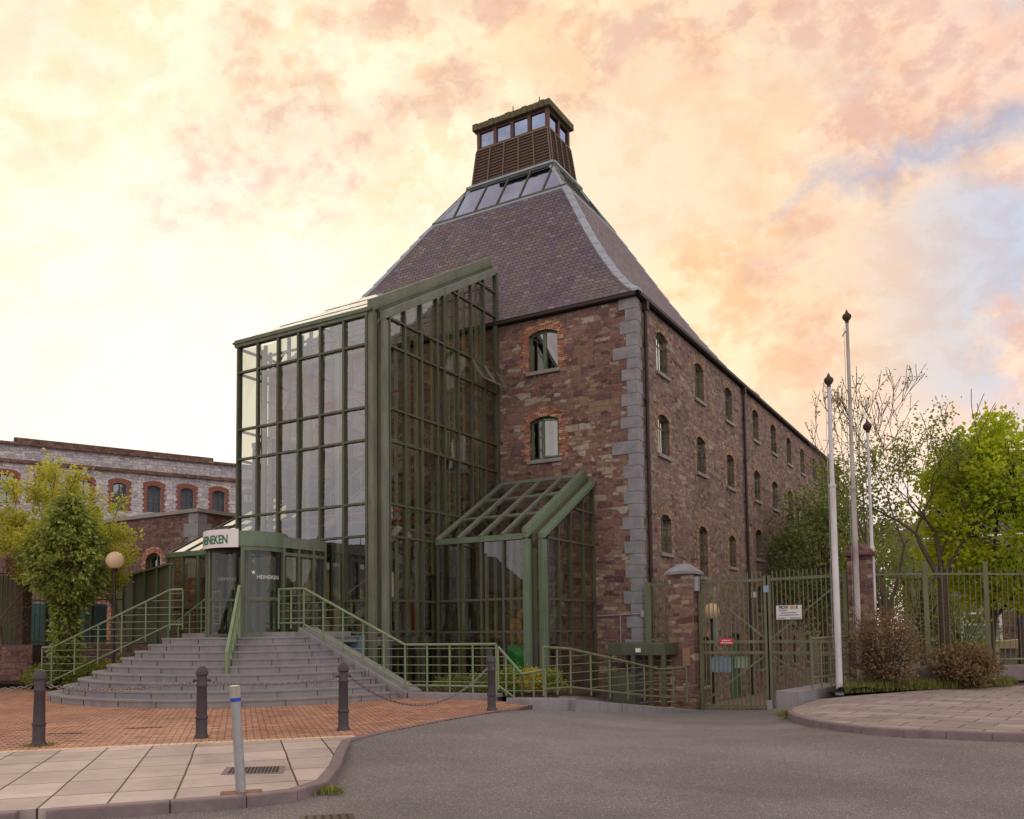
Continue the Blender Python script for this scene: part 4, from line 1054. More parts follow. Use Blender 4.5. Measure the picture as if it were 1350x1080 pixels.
# ================================================================ STEPS
es = thing('entrance_steps', (-19.1, 17.6, 0), 'wide curved grey limestone steps fanning out below the revolving door', 'steps')
SC = (-19.15, 17.6); RZ_ = .1785
for k in range(9):
    a, b_ = 5.45-.365*k, 4.75-.335*k
    pts = [(SC[0]+a*math.copysign(abs(math.cos(t))**.92, math.cos(t)), SC[1]+b_*math.sin(t)) for t in [PI + PI*i/60 for i in range(61)]]
    z1 = RZ_*(k+1)
    mm = MB()
    back = 19.5 if k == 8 else 17.56
    pts2 = pts + [(pts[-1][0], back), (pts[0][0], back)]
    mm.prism(pts2, z1-.045, z1)                                            # tread slab with nosing
    ptr = [(SC[0]+(p[0]-SC[0])*(1-.022/a), SC[1]+(p[1]-SC[1])*(1-.022/b_)) for p in pts] ; ptr2 = ptr + [(ptr[-1][0]-.02, back-.02), (ptr[0][0]+.02, back-.02)]
    mm.prism(ptr2, z1-RZ_-.005, z1-.045)
    mm.build('step', M['step'], es)
# joints in the risers
jt = MB(); random.seed(5)
for k in range(9):
    a, b_ = 5.45-.365*k-.019, 4.75-.335*k-.019; z1 = RZ_*(k+1)-.048
    t = PI+.2+random.uniform(0, .2)
    while t < 2*PI-.02:
        x, y = SC[0]+a*math.copysign(abs(math.cos(t))**.92, math.cos(t)), SC[1]+b_*math.sin(t)
        jt.obox((x, y, z1-.12), (.006, .02, .118), math.atan2(-(x-SC[0])/a**2, (y-SC[1])/b_**2)); t += 1.0/((a+b_)/2)
jt.build('joints', M['dark'], es)
MB().box(-20.1, 16.9, RZ_*9, -17.7, 19.5, RZ_*9+.0).prism([(-17.9, 17.0), (-17.0, 17.3), (-16.9, 19.5), (-17.9, 19.5)], RZ_*9, RZ_*9+.13).prism([(-22.2, 17.8), (-20.1, 17.4), (-20.1, 19.5), (-22.2, 19.5)], RZ_*9, RZ_*9+.13).build('door_sill', M['step'], es)
# right cheek (sloping plinth)
ck = MB()
def slab(mb, P0, P1, w_, zt0, zt1, zb):
    p, q2 = Vector(P0), Vector(P1); n = Vector((-(q2-p).y, (q2-p).x)).normalized()*w_
    L4 = [p, q2, q2+n, p+n]; Z = [zt0, zt1, zt1, zt0]
    mb.add([(v.x, v.y, zb) for v in L4] + [(v.x, v.y, z) for v, z in zip(L4, Z)], [(0,3,2,1),(4,5,6,7),(0,1,5,4),(1,2,6,5),(2,3,7,6),(3,0,4,7)])
A0, A1 = Vector((-17.0, 17.45)), Vector((-13.55, 17.75))
for i in range(3):
    t0, t1 = i/3, (i+1)/3
    slab(ck, A0.lerp(A1, t0), A0.lerp(A1, t1-.004), .80, 1.86-1.70*t0, 1.86-1.70*t1, -.1)
ck.build('cheek_coping', M['step'], es, bevel=.012)
# ================================================================ RAILINGS
def rail_run(top_mb, mid_mb, p0, p1, t0, t1, b0, b1, dz=.21, posts=3, foot=.16, ends=(True, True), rt=.034):
    "straight run p0-p1 (plan); top tube t0..t1, bottom tube b0..b1, level bars between, posts"
    p0, p1 = Vector((*p0, 0)), Vector((*p1, 0)); L = p1-p0
    P = lambda s, z: (p0.x+L.x*s, p0.y+L.y*s, z)
    T = lambda s: t0+(t1-t0)*s; B_ = lambda s: b0+(b1-b0)*s
    top_mb.tube(P(0, t0), P(1, t1), rt); top_mb.tube(P(0, b0), P(1, b1), rt*.8)
    z = math.ceil(min(b0, b1)/dz)*dz
    while z < max(t0, t1):
        ss = [s/40 for s in range(41) if B_(s/40)+.03 < z < T(s/40)-.03]
        if len(ss) > 2: mid_mb.tube(P(ss[0], z), P(ss[-1], z), .012, n=6)
        z += dz
    for i in range(posts+1):
        if (i == 0 and not ends[0]) or (i == posts and not ends[1]): continue
        s = i/posts; r = .026
        mid_mb.tube(P(s, B_(s)-foot), P(s, T(s)), r, n=8)
def railing(label, runs, mat, loc, group=None):
    o = thing('railing', loc, label, 'railing', group)
    a, b_ = MB(), MB()
    for r in runs: rail_run(a, b_, *r)
    a.build('handrail', mat, o, smooth=True); b_.build('bars', mat, o, smooth=True); return o
railing('green tube railing down the right side of the steps and along the flower bed', [
    ((-17.75, 17.45), (-16.85, 17.5), 2.92, 2.92, 1.98, 1.98, .21, 2),
    ((-16.85, 17.5), (-13.7, 17.9), 2.92, 1.36, 1.94, .32, .21, 5, .14, (False, False)),
    ((-13.7, 17.9), (-11.15, 18.25), 1.36, 1.36, .32, .32, .21, 4)], M['rail'], (-15.5, 17.6, 0))
railing('short low green railing stepping down beside the big corner column of the right porch', [
    ((-11.1, 18.25), (-10.6, 18.55), 1.30, .62, .34, -.1, .21, 3, .1, (True, True)),
    ((-10.6, 18.55), (-10.05, 18.75), .62, .72, -.22, -.15, .21, 2, .1)], M['rail'], (-10.6, 18.5, 0))
a_, b1_, c1_ = at(715, 20.5), at(868, 25.0), at(903, 24.4)
railing('worn green railing dropping beside the ramp to the turnstile', [
    (a_, (a_[0]+(b1_[0]-a_[0])*.2, a_[1]+(b1_[1]-a_[1])*.2), 1.29, 1.22, .30, .28, .21, 2),
    ((a_[0]+(b1_[0]-a_[0])*.2, a_[1]+(b1_[1]-a_[1])*.2), b1_, 1.22, .53, .28, -.27, .21, 5, .16, (False, True)),
    (b1_, c1_, .53, .60, -.27, -.24, .21, 2, .16, (False, True))], M['rail_old'], (-9.3, 20, -.2))
c0, c1 = (-21.95, 17.2), (-26.3, 15.9)
railing('long green railing sloping down the left side of the curved steps', [
    ((-21.55, 17.3), (-22.0, 17.2), 3.05, 3.05, 2.0, 2.0, .21, 1),
    ((-22.0, 17.2), (-26.0, 16.0), 3.05, 1.35, 2.0, .30, .21, 5, .14, (False, False)),
    ((-26.0, 16.0), (-26.35, 15.9), 1.35, 1.35, .30, .15, .21, 1)], M['rail'], (-24, 16.5, 0))
railing('second green railing descending behind the steps from the left door post', [
    ((-20.15, 17.5), (-20.9, 17.9), 2.98, 2.95, 2.0, 2.0, .21, 1),
    ((-20.9, 17.9), (-24.4, 19.0), 2.95, 1.9, 2.0, .75, .21, 4, .14, (False, True))], M['rail'], (-22, 18.3, .2))
railing('low far railing running level behind the planted bed left of the steps', [
    ((-24.2, 20.2), (-30.0, 19.4), 1.55, 1.30, .75, .5, .21, 5),
    ((-24.2, 20.2), (-22.6, 20.2), 1.55, 2.2, .75, 1.4, .21, 2)], M['rail_old'], (-27, 19.6, .2))
# central handrail with its curved lower end
hr = thing('railing', (-17.4, 15.6, .7), 'steep green centre handrail running down the middle of the steps towards the viewer', 'railing')
a = MB(); b_ = MB()
T0, T1 = Vector((-18.15, 16.4, 2.98)), Vector((-16.75, 14.75, 1.22))
a.bar(T0, T1, .075, .10); a.bar(T0-Vector((0, 0, .75)), T1-Vector((0, 0, .62)), .06, .06); a.tube(T1+Vector((0,0,.04)), (T1.x, T1.y, .20), .045); a.tube(T0, (T0.x, T0.y, 1.6), .04)
for k in range(1, 6):
    p = T0.lerp(T1, k/6); b_.tube(p, (p.x, p.y, p.z-1.0 if k < 5 else p.z-1.0), .028)
    
for dzz in (.25, .5): b_.tube(T0-Vector((0, 0, dzz)), T1-Vector((0, 0, dzz*.85)), .014, n=6)
a.build('handrail', M['rail'], hr); b_.build('posts', M['rail'], hr, smooth=True)
# kerbs under the railings
rk = MB(); slab(rk, (-13.5, 17.75), (-11.0, 18.0), .38, .15, .15, -.2)
tag(rk.build('garden_kerb', M['step'], bevel=.015), 'pale stone kerb edging the flower bed between the steps and the fourth bollard', 'kerb stone')
rk = MB(); slab(rk, at(697, 19.7), at(757, 20.9), .75, .13, .04, -.5)
q0, q1 = at(757, 20.6), at(918, 25.6)
for i in range(6):
    t0, t1 = i/6, (i+1)/6; p, q2 = Vector(q0).lerp(Vector(q1), t0), Vector(q0).lerp(Vector(q1), t1-.003)
    slab(rk, p, q2, .45, .04-.74*t0, .04-.74*t1, -1.2)
tag(rk.build('ramp_kerb', M['step'], bevel=.012), 'sloping grey stone kerb under the worn ramp railing', 'kerb stone')

# ================================================================ GATE PIERS, GATE, TURNSTILE
def pier(x, y, w_, zb, zt, label, capmat):
    o = thing('gate_pier', (x, y, zb), label, 'gate pier', 'sandstone gate piers')
    MB().box(x-w_/2, y-w_/2, zb, x+w_/2, y+w_/2, zt).build('shaft', M['stone'], o)
    c = MB(); e = w_/2+.08
    c.box(x-e, y-e, zt+.002, x+e, y+e, zt+.10)
    c.add([(x-e+.02, y-e+.02, zt+.10), (x+e-.02, y-e+.02, zt+.10), (x+e-.02, y+e-.02, zt+.10), (x-e+.02, y+e-.02, zt+.10), (x-.16, y-.16, zt+.34), (x+.16, y-.16, zt+.34), (x+.16, y+.16, zt+.34), (x-.16, y+.16, zt+.34)],
          [(0,1,5,4),(1,2,6,5),(2,3,7,6),(3,0,4,7),(4,5,6,7)])
    c.tube((x, y, zt+.34), (x, y, zt+.46), .04); c.build('cap', capmat, o, bevel=.01); return o
p1 = pier(-8.98, 26.1, .80, -1.0, 3.38, 'sandstone gate pier with pale pyramid cap beside the turnstile', M['quoin'])
MB().box(-8.95, 25.66, .55, -8.72, 25.71, 1.10).build('intercom', simple('tan box', (.30, .20, .12)), p1)
p2 = pier(-3.66, 25.35, .62, -.6, 3.62, 'purple sandstone gate pier with dark cap behind the flagpoles', M['stone_dark'])
el = MB().box(-8.66, 25.80, 2.85, -8.45, 26.0, 3.30); tag(el.build('junction_box', M['galv'], bevel=.01), 'grey electrical junction box on the right face of the pale capped pier', 'electrical box')
def gate_leaf(x0, x1, y0, y1, flip, label):
    o = thing('gate', ((x0+x1)/2, (y0+y1)/2, -.85), label, 'gate', 'green steel entrance gates')
    f = MB(); P = lambda s, z: (x0+(x1-x0)*s, y0+(y1-y0)*s, z); zb, zt = -.80, 3.13
    for s in (0, 1): f.bar(P(s, zb), P(s, 3.25), .11 if s == (1 if flip else 0) else .12)
    for z in (zb+.12, .95, 1.28, zt): f.bar(P(0, z), P(1, z), .06, .09)
    s0_, s1_ = (0, 1) if not flip else (1, 0)
    f.bar(P(s0_, 3.05), P(s1_, 1.32), .03, .05); f.bar(P(s0_, zb+.2), P(s1_, .92), .03, .05)
    f.build('gate_frame', M['rail_old'], o)
    b4 = MB(); n = int(math.dist((x0, y0), (x1, y1))/.135)
    for i in range(1, n): b4.tube(P(i/n, zb), P(i/n, 3.38), .019, n=6)
    b4.build('gate_bars', M['rail_old'], o); return o
ga = gate_leaf(-8.5, -6.46, 26.15, 26.1, False, 'left leaf of the tall green barred gate, beside the pale capped pier')
gb = gate_leaf(-6.38, -4.12, 26.1, 25.5, True, 'right leaf of the tall green barred gate, with the white security sign')
MB().box(-6.5, 26.0, -.75, -6.34, 26.2, -.45).build('drop_bolt', M['galv'], ga)
MB().box(-6.52, 26.03, 2.75, -6.36, 26.17, 2.95).build('latch', M['pale_blue'], ga)
sb = MB().box(-8.27, 26.24, .35, -7.62, 26.26, .82); tag(sb.build('pale_blue_board', M['pale_blue']), 'pale blue board behind the bars of the left gate leaf', 'board')
sb = MB().box(-7.50, 26.24, .48, -7.10, 26.26, .84); tag(sb.build('pale_green_board', M['pale_green']), 'pale green board behind the gate bars in front of the arched door', 'board')
rs = thing('red_sign', (-7.68, 26.08, 1.2), 'small red warning sign wired to the left leaf of the gate', 'sign')
MB().box(-7.9, 26.05, 1.20, -7.46, 26.07, 1.38).build('sign_plate', M['sign_red'], rs)
for i, (xa, xb, zz_) in enumerate(((-7.82, -7.55, 1.32), (-7.86, -7.50, 1.25))):
    t = MB(); random.seed(i)
    x = xa
    while x < xb: 
        w_ = random.uniform(.02, .06); t.box(x, 26.044, zz_-.015, min(x+w_, xb), 26.049, zz_+.015); x += w_+.012
    t.build('lettering', M['white_paint'], rs)
# the white security sign
def sign_frame(x0, y0, x1, y1): 
    d = Vector((x1-x0, y1-y0, 0)); d.normalize(); n = Vector((d.y, -d.x, 0)); return d, n
gx0, gy0 = -6.38, 26.1; gd = Vector((-4.12+6.38, 25.5-26.1, 0)).normalized(); gn = Vector((gd.y, -gd.x, 0))
ws = thing('security_sign', (-5.85, 25.88, 1.9), 'white rectangular sign reading PIONEER SECURITY on the right gate leaf', 'sign')
base = Vector((gx0, gy0, 0)) + gd*.26 + gn*.05
def SP(u, z, d=0): v = base + gd*u + gn*d; return (v.x, v.y, z)
W_, Z0, Z1 = .80, 1.93, 2.34
MB().add([SP(0, Z0), SP(W_, Z0), SP(W_, Z1), SP(0, Z1), SP(0, Z0, .012), SP(W_, Z0, .012), SP(W_, Z1, .012), SP(0, Z1, .012)], [(4,5,6,7),(3,2,1,0),(0,1,5,4),(1,2,6,5),(2,3,7,6),(3,0,4,7)]).build('sign_plate', M['white_paint'], ws)
def sg_text(t, size, u, z, mat, bold=0, shear=0): put_text(t, size, mat, ws, lambda x, y, zz_: SP(u+x, z+y, .014+zz_), .001, bold, shear)
sg_text('PION', .125, .225, 2.275, M['sign_dark'], .004, .3); sg_text('EE', .115, .49, 2.275, M['sign_gold'], .004, .3); sg_text('R', .125, .645, 2.275, M['sign_dark'], .004, .3)
MB().add([SP(.44, 2.225, .0135), SP(.60, 2.225, .0135), SP(.61, 2.325, .0135), SP(.45, 2.325, .0135)], [(0, 1, 2, 3)]).build('gold_patch', simple('gold patch', (.62, .50, .25)), ws)
sg_text('SECURITY', .055, .225, 2.19, M['sign_dark'], .001, .2)
for z, u0, u1, s in ((2.12, .14, .64, 3), (2.055, .1, .7, 4), (1.965, .05, .3, 5), (1.965, .42, .76, 6)):
    t = MB(); random.seed(s); u = u0
    while u < u1:
        w2 = random.uniform(.015, .05); ue = min(u+w2, u1); t.add([SP(u, z-.012, .0145), SP(ue, z-.012, .0145), SP(ue, z+.012, .0145), SP(u, z+.012, .0145)], [(0,1,2,3)]); u = ue+.01
    t.build('small_print', M['sign_dark'], ws)
# fixed grille between building and pier
gr = thing('side_grille', (-9.9, 26.2, 1.3), 'narrow green grille panel between the downpipe corner and the pale capped pier', 'grille')
f = MB().box(-10.32, 26.14, 1.28, -10.14, 26.24, 3.2).box(-9.46, 26.16, 1.28, -9.40, 26.22, 3.3)
f.bar((-10.14, 26.19, 3.12), (-9.4, 26.19, 3.12), .05, .09); f.bar((-10.14, 26.19, 1.36), (-9.4, 26.19, 1.36), .05, .07)
f.bar((-10.46, 26.19, 2.8), (-10.3, 26.19, 2.8), .04).bar((-10.46, 26.19, 1.6), (-10.3, 26.19, 1.6), .04); f.build('grille_frame', M['rail_old'], gr)
b4 = MB()
for i in range(7): x = -10.08+i*.105; b4.tube((x, 26.19, 1.3), (x, 26.19, 3.32), .012, n=6)
for i in range(7): z = 1.6+i*.22; b4.tube((-10.14, 26.19, z), (-9.42, 26.19, z), .008, n=5)
b4.build('grille_bars', M['rail_old'], gr)
# turnstile
tu = thing('turnstile', (-10.0, 25.3, -.95), 'dark green full height turnstile booth sunk beside the pale capped pier', 'turnstile')
MB().box(-10.95, 24.5, .90, -9.1, 26.15, 1.28).build('canopy', M['frame_dark'], tu, bevel=.02)
f = MB()
for x, y in ((-10.9, 24.55), (-10.1, 24.52), (-9.55, 24.55), (-9.15, 24.55), (-9.15, 26.0), (-10.9, 26.0)): MB().box(x-.06, y-.05, -1.1, x+.06, y+.05, .9).build('post', M['frame_dark'], tu)
MB().box(-10.83, 24.54, -1.0, -10.18, 24.57, .4).build('side_panel', M['frame_dark'], tu)
b4 = MB(); b4.tube((-9.85, 25.3, -1.1), (-9.85, 25.3, .9), .06)
for k in range(10):
    for a in (20, 140, 260): b4.tube((-9.85, 25.3, -.9+k*.18), (-9.85+.65*math.cos(R(a)), 25.3+.65*math.sin(R(a)), -.9+k*.18), .018, n=6)
b4.build('rotor_arms', M['galv'], tu)
MB().box(-10.3, 25.9, -1.1, -9.3, 26.1, .9).build('warm_back_panel', M['wood_tread'], tu)  # orange-brown panel painted in place of the warm light inside the booth
MB().box(-10.0, 24.44, 1.0, -9.85, 24.5, 1.12).build('light_unit', M['white_paint'], tu)
# railing on its block right of the gate
bl = MB(); slab(bl, at(1050, 21.4), at(1112, 23.4), .62, .10, .16, -.5)
tag(bl.build('stone_block', M['step'], bevel=.015), 'low grey stone block under the short railing right of the gate', 'stone block')
a_, b1_ = at(1068, 21.7), at(1116, 23.3)
railing('short green railing on the stone block right of the gate', [(a_, b1_, 1.40, 1.42, .42, .42, .19, 4, .3)], M['rail_old'], (a_[0], a_[1], .1))
# ================================================================ FENCE right
def bar_fence(pts, zb, zt, zp, label, step=.15, posts=(), mat=None, group=None):
    o = thing('railing_fence', (pts[0][0], pts[0][1], zb), label, 'fence', group); mat = mat or M['rail_old']
    f = MB(); b4 = MB(); c = 0
    for a, b_ in zip(pts, pts[1:]):
        L = math.dist(a, b_); f.bar((*a, zt-.2), (*b_, zt-.2), .03, .05); f.bar((*a, zb+.1), (*b_, zb+.1), .03, .05)
        n = int(L/step)
        for i in range(n):
            if c > 95: break
            x, y = a[0]+(b_[0]-a[0])*i/n, a[1]+(b_[1]-a[1])*i/n; b4.tube((x, y, zb), (x, y, zt), .012, n=6); c += 1
    f.build('rails', mat, o); b4.build('bars', mat, o)
    for p in posts: MB().box(p[0]-.06, p[1]-.06, zb-.3, p[0]+.06, p[1]+.06, zp).build('post', mat, o)
    return o
fp = [at(1152, 24.3), at(1222, 24.2), at(1302, 24.6), at(1420, 25.2), at(1560, 26.5)]
bar_fence(fp, .62, 3.35, 3.5, 'tall green bar fence on a low wall right of the dark capped pier', .17, [fp[1], fp[2], fp[3]])
wl_ = MB()
for a, b_ in zip(fp, fp[1:]):
    L = math.dist(a, b_); n = max(1, int(L/1.4))
    for i in range(n):
        p, q2 = Vector(a).lerp(Vector(b_), i/n), Vector(a).lerp(Vector(b_), (i+1)/n-.006); slab(wl_, p+Vector((.06, -.2)), q2+Vector((.06, -.2)), .42, .56, .56, -.3)
tag(wl_.build('low_wall', M['kerb'], bevel=.05), 'low stone wall carrying the green bar fence on the right', 'wall')

# ================================================================ FLAGPOLES, BOLLARDS, CHAINS, LAMPS
def flagpole(x, y, z0, zt, r, label, mat, joint):
    o = thing('flagpole', (x, y, z0), label, 'flagpole', 'flagpoles by the gate')
    m = MB(); m.lathe(x, y, [(r*1.35, 0), (r*1.35, .12), (r, .14), (r*.94, joint-z0), (r*1.12, joint-z0+.01), (r*1.12, joint-z0+.08), (r*.72, joint-z0+.10), (r*.55, zt-z0)], 14, z0)
    m.build('pole', mat, o, smooth=True)
    f = MB(); f.lathe(x, y, [(.03, 0), (.06, .02), (.04, .05), (.09, .10), (.125, .17), (.11, .23), (.05, .28), (.025, .34), (.01, .38)], 14, zt)
    f.build('finial', M['finial'], o, smooth=True)
    rp = MB(); rp.tube((x-r-.03, y-.02, z0+1.2), (x-r*.7-.03, y, zt-.1), .007, n=5).tube((x-r*.6-.09, y, zt-.35), (x-r*.4, y, zt-.2), .02); rp.build('halyard', M['galv'], o)
x, y = at(1103.5, 22.2); f1 = flagpole(x, y, -.05, 7.95, .085, 'white flagpole nearest the gate, with a bright white lower half', M['pole_white'], 5.3)
x, y = at(1131, 23.3); flagpole(x, y, 0, 10.05, .078, 'tallest flagpole, worn grey white, between the two shorter ones', M['pole_worn'], 5.4)
x, y = at(1153, 23.6); flagpole(x, y, 0, 7.05, .065, 'shortest flagpole, rising behind the brown shrub', M['pole_white'], 3.8)

BPROF = [(.135, 0), (.135, .03), (.118, .05), (.108, .08), (.106, .30), (.122, .315), (.122, .345), (.104, .36), (.094, .82), (.108, .835), (.108, .86), (.094, .875), (.094, 1.0), (.118, 1.02), (.120, 1.06), (.10, 1.09), (.088, 1.12), (.06, 1.15), (.02, 1.165)]
BPROF = [(r*.83, z) for r, z in BPROF]
def bollard():
    o = thing('bollard', (0, 0, 0), '', 'bollard', 'cast iron bollards along the plaza')
    MB().lathe(0, 0, BPROF, 24).build('shaft', M['bollard'], o, smooth=True)
    MB().tube((-.14, 0, .93), (.14, 0, .93), .022).build('chain_eye', M['bollard'], o)
    return o
bpos = [(-13.05, 7.85), (-11.5, 9.62), (-10.1, 11.45), (-9.72, 15.7), (-14.75, 6.1)]
blab = ['leftmost dark iron bollard on the pavers, with moss at its foot', 'dark iron bollard in front of the middle of the steps, second from the left', 'dark iron bollard by the corner of the footway, third from the left', 'farthest dark iron bollard, beside the flower bed and the road edge', 'iron bollard just beyond the left edge that carries the first chain']
proto = bollard(); angs = [48, 50, 62, 84, 48]
for i, (p, l) in enumerate(zip(bpos[:4], blab)):
    o = proto if i == 0 else copy_tree(proto)
    o.location = (p[0], p[1], 0); o.rotation_euler.z = R(angs[i]); o['label'] = l
def chain(p, q2, sag, label):
    p, q2 = Vector(p), Vector(q2); L = (q2-p).length; n = int(L*1.03/.056); m = MB()
    pts = [p.lerp(q2, i/n) - Vector((0, 0, sag*(1-(2*i/n-1)**2))) for i in range(n+1)]
    for i in range(n):
        a, b_ = pts[i], pts[i+1]; c = (a+b_)/2; d = (b_-a).normalized(); u = d.cross(Vector((0, 0, 1))).normalized(); v = u.cross(d)
        w_ = u if i % 2 else v; nn_ = v if i % 2 else u; vs = []; NS, NT = 10, 5
        for s in range(NS):
            t = 2*PI*s/NS; ctr = c + d*(.040*math.cos(t)) + w_*(.021*math.sin(t)); out = (d*math.cos(t)*.5 + w_*math.sin(t)).normalized()
            for k in range(NT):
                tt = 2*PI*k/NT; vs.append(ctr + out*(.0085*math.cos(tt)) + nn_*(.0085*math.sin(tt)))
        m.add(vs, [(s*NT+k, ((s+1) % NS)*NT+k, ((s+1) % NS)*NT+(k+1) % NT, s*NT+(k+1) % NT) for s in range(NS) for k in range(NT)])
    return tag(m.build('chain', M['chain'], smooth=True), label, 'chain', 'chains between the bollards')
def hook(i, s):
    a = R(angs[i]); return Vector((bpos[i][0]+.13*math.cos(a)*s, bpos[i][1]+.13*math.sin(a)*s, .90))
chain((-15.6, 5.2, .86), hook(0, -1), .06, 'chain running off the left edge from the leftmost bollard')
chain(hook(0, 1), hook(1, -1), .07, 'grey chain between the leftmost and second bollards')
chain(hook(1, 1), hook(2, -1), .07, 'grey chain between the second and third bollards')
chain(hook(2, 1), hook(3, -1), .62, 'long chain sagging nearly to the pavers between the third and fourth bollards')
# leaning steel post
lp = thing('steel_post', (-7.12, 6.48, 0), 'leaning bare galvanised steel post with a blue band at the edge of the footway', 'post')
b0 = Vector((-7.12, 6.48, 0)); t0 = Vector((-7.19, 6.44, 1.12))
m = MB(); m.tube(b0-Vector((0,0,.05)), b0.lerp(t0, .84), .052, .050, 20); m.build('tube', M['galv'], lp, smooth=True)
MB().tube(b0.lerp(t0, .84), t0, .054, .054, 20).build('cap_sleeve', paint('scuffed pale sleeve', (.52, .50, .46)), lp, smooth=True)
MB().tube(b0.lerp(t0, .85), b0.lerp(t0, .885), .0552, .0552, 20).build('blue_band', M['sign_blue'], lp, smooth=True)
MB().obox((-7.12, 6.48, .004), (.42, .20, .006), RD).build('base_plate', simple('rusty plate', (.22, .11, .05), .9, 0, .5, 8), lp)
def lamp(x, y, z0, zc, r, label, col='gutter', armed=False):
    o = thing('globe_lamp', (x, y, z0), label, 'street lamp', 'globe lamps')
    m = MB(); m.lathe(x, y, [(.09, 0), (.09, .3), (.045, .35), (.04, zc-r-z0-.1), (.09, zc-r-z0-.05), (.11, zc-r-z0+.02)], 12, z0); m.build('post', M[col], o, smooth=True)
    bm = bmesh.new(); bmesh.ops.create_uvsphere(bm, u_segments=24, v_segments=16, radius=r); me = bpy.data.meshes.new('globe'); bm.to_mesh(me); bm.free(); me.materials.append(M['globe'])
    me.polygons.foreach_set('use_smooth', [True]*len(me.polygons))
    g_ = bpy.data.objects.new('globe', me); sc.collection.objects.link(g_); g_.location = (x, y, zc); g_.parent = o; g_.matrix_parent_inverse = parent_world(o).inverted()
    return o
x, y = at(149.5, 26.9); lamp(x, y, .1, 4.05, .27, 'globe lamp on a dark post left of the steps, in front of the boarded fence')
x, y = at(938, 30); lamp(x, y, -1.2, 2.30, .28, 'globe lamp seen through the bars of the left gate leaf')
wlm = thing('wall_light', (-10.3, 33.9, 1.6), 'grey wall mounted light box behind the gate', 'wall light')
MB().box(-10.48, 33.6, 1.2, -10.3, 33.9, 2.3).build('housing', M['galv'], wlm)
cm = MB().box(-10.48, 39.4, 3.1, -10.2, 39.6, 3.35); tag(cm.build('security_camera', M['white_paint']), 'small white security camera on the long side wall above the arched door', 'camera')
# ================================================================ grates
def grate(poly, label, z, nb=9, frame=None, mat='kerb', wdt=.014):
    o = thing('drain_grate', (*poly[0], z), label, 'drain grate')
    a, b_, c, d = [Vector(p) for p in poly]; m = MB()
    MB().add([(v.x, v.y, z) for v in (a, b_, c, d)], [(0, 1, 2, 3)]).build('surround', M[mat], o)
    for i in range(nb):
        t = .12+.76*i/(nb-1) if nb > 1 else .5
        p, q2 = a.lerp(b_, t), d.lerp(c, t); p2, q3 = p.lerp(q2, .12), p.lerp(q2, .88); m.obox(((p2.x+q3.x)/2, (p2.y+q3.y)/2, z+.001), ((q3-p2).length, wdt*2, .003), math.atan2((q3-p2).y, (q3-p2).x))
    m.build('slots', M['dark'], o); return o
grate([(-8.62, 7.60), (-8.02, 8.02), (-7.62, 7.58), (-8.22, 7.16)], 'iron grate set in the concrete flags behind the leaning post', .008, 14, mat='kerb')
grate([(-6.10, 6.28), (-5.72, 6.62), (-5.42, 6.33), (-5.80, 6.0)], 'roadside gully grate at the bottom edge of the picture', G(-5.8, 6.3)+.004, 6, mat='gutter')
grate([(-14.5, 8.86), (-14.0, 9.25), (-13.95, 9.2), (-14.45, 8.81)], 'slot drain in the pavers right of the leftmost bollard', .006, 8, mat='paver', wdt=.02)
grate([(-14.0, 10.0), (-13.5, 10.5), (-13.44, 10.44), (-13.94, 9.94)], 'slot drain in the pavers left of the second bollard', .006, 8, mat='paver', wdt=.02)
yl = MB().prism([(-9.1, 2.75), (-6.20, 6.02), (-6.12, 5.95), (-9.02, 2.68)], -.2, G(-6.5, 5)+.004); tag(yl.build('yellow_line', simple('worn yellow road paint', (.55, .38, .08), .8, 0, .5, 8)), kind='structure')
# ================================================================ LEFT BACKGROUND
def wall_mesh_holes(org, ud, inw, u0, u1, z0, z1, holes, depth, mat, parent, name='wall', arch=.15):
    m = MB(); wall_face(m, org, ud, u0, u1, z0, z1, holes, depth, inw, arch); return m.build(name, mat, parent)
# long limestone building, running away to the right at about 25 degrees from the malt house
lo_ = thing('limestone_building', (*at(220, 60), 0), 'long grey limestone building with red brick window surrounds on the skyline at left', 'building')
th = R(25.5); ud = (math.sin(th), math.cos(th)); nrm = (math.cos(th), -math.sin(th)); inw = (-nrm[0], -nrm[1]); og = at(220, 60)
def tline(px):
    k = (px-675)/1138.0; # r = k*D
    # point = og + ud*t ; r = .863x+.505y ; D = -.505x+.863y
    r0, D0 = .863*og[0]+.505*og[1], -.505*og[0]+.863*og[1]; ur, uD = .863*ud[0]+.505*ud[1], -.505*ud[0]+.863*ud[1]
    return (k*D0-r0)/(ur-k*uD)
ta, tb = tline(200), tline(244); spc = tb-ta
wins = [(ta+spc*k-.45*1.0, ta+spc*k+.45, 10.25, 12.15) for k in range(-6, 4)]
wall_mesh_holes(og, ud, inw, -18, 26, -1, 14.05, wins, .25, M['ashlar'], lo_)
m = MB(); P = lambda u, z, d=0: (og[0]+ud[0]*u+nrm[0]*d, og[1]+ud[1]*u+nrm[1]*d, z)
m.bar(P(-18, 12.98, .1), P(26, 12.98, .1), .35, .22); m.bar(P(-18, 14.12, .05), P(26, 14.12, .05), .5, .16); m.bar(P(-9.5, 14.36, -.2), P(3, 14.3, -.2), .6, .35)
m.build('cornice', M['stone_dark'], lo_)
MB().add([P(-18, 14.1, -.3), P(26, 14.1, -.3), P(26, 13.9, -9), P(-18, 13.9, -9), P(26, -1, -9), P(-18, -1, -9)], [(0, 1, 2, 3), (3, 2, 4, 5)]).build('roof', M['roof_far'], lo_)
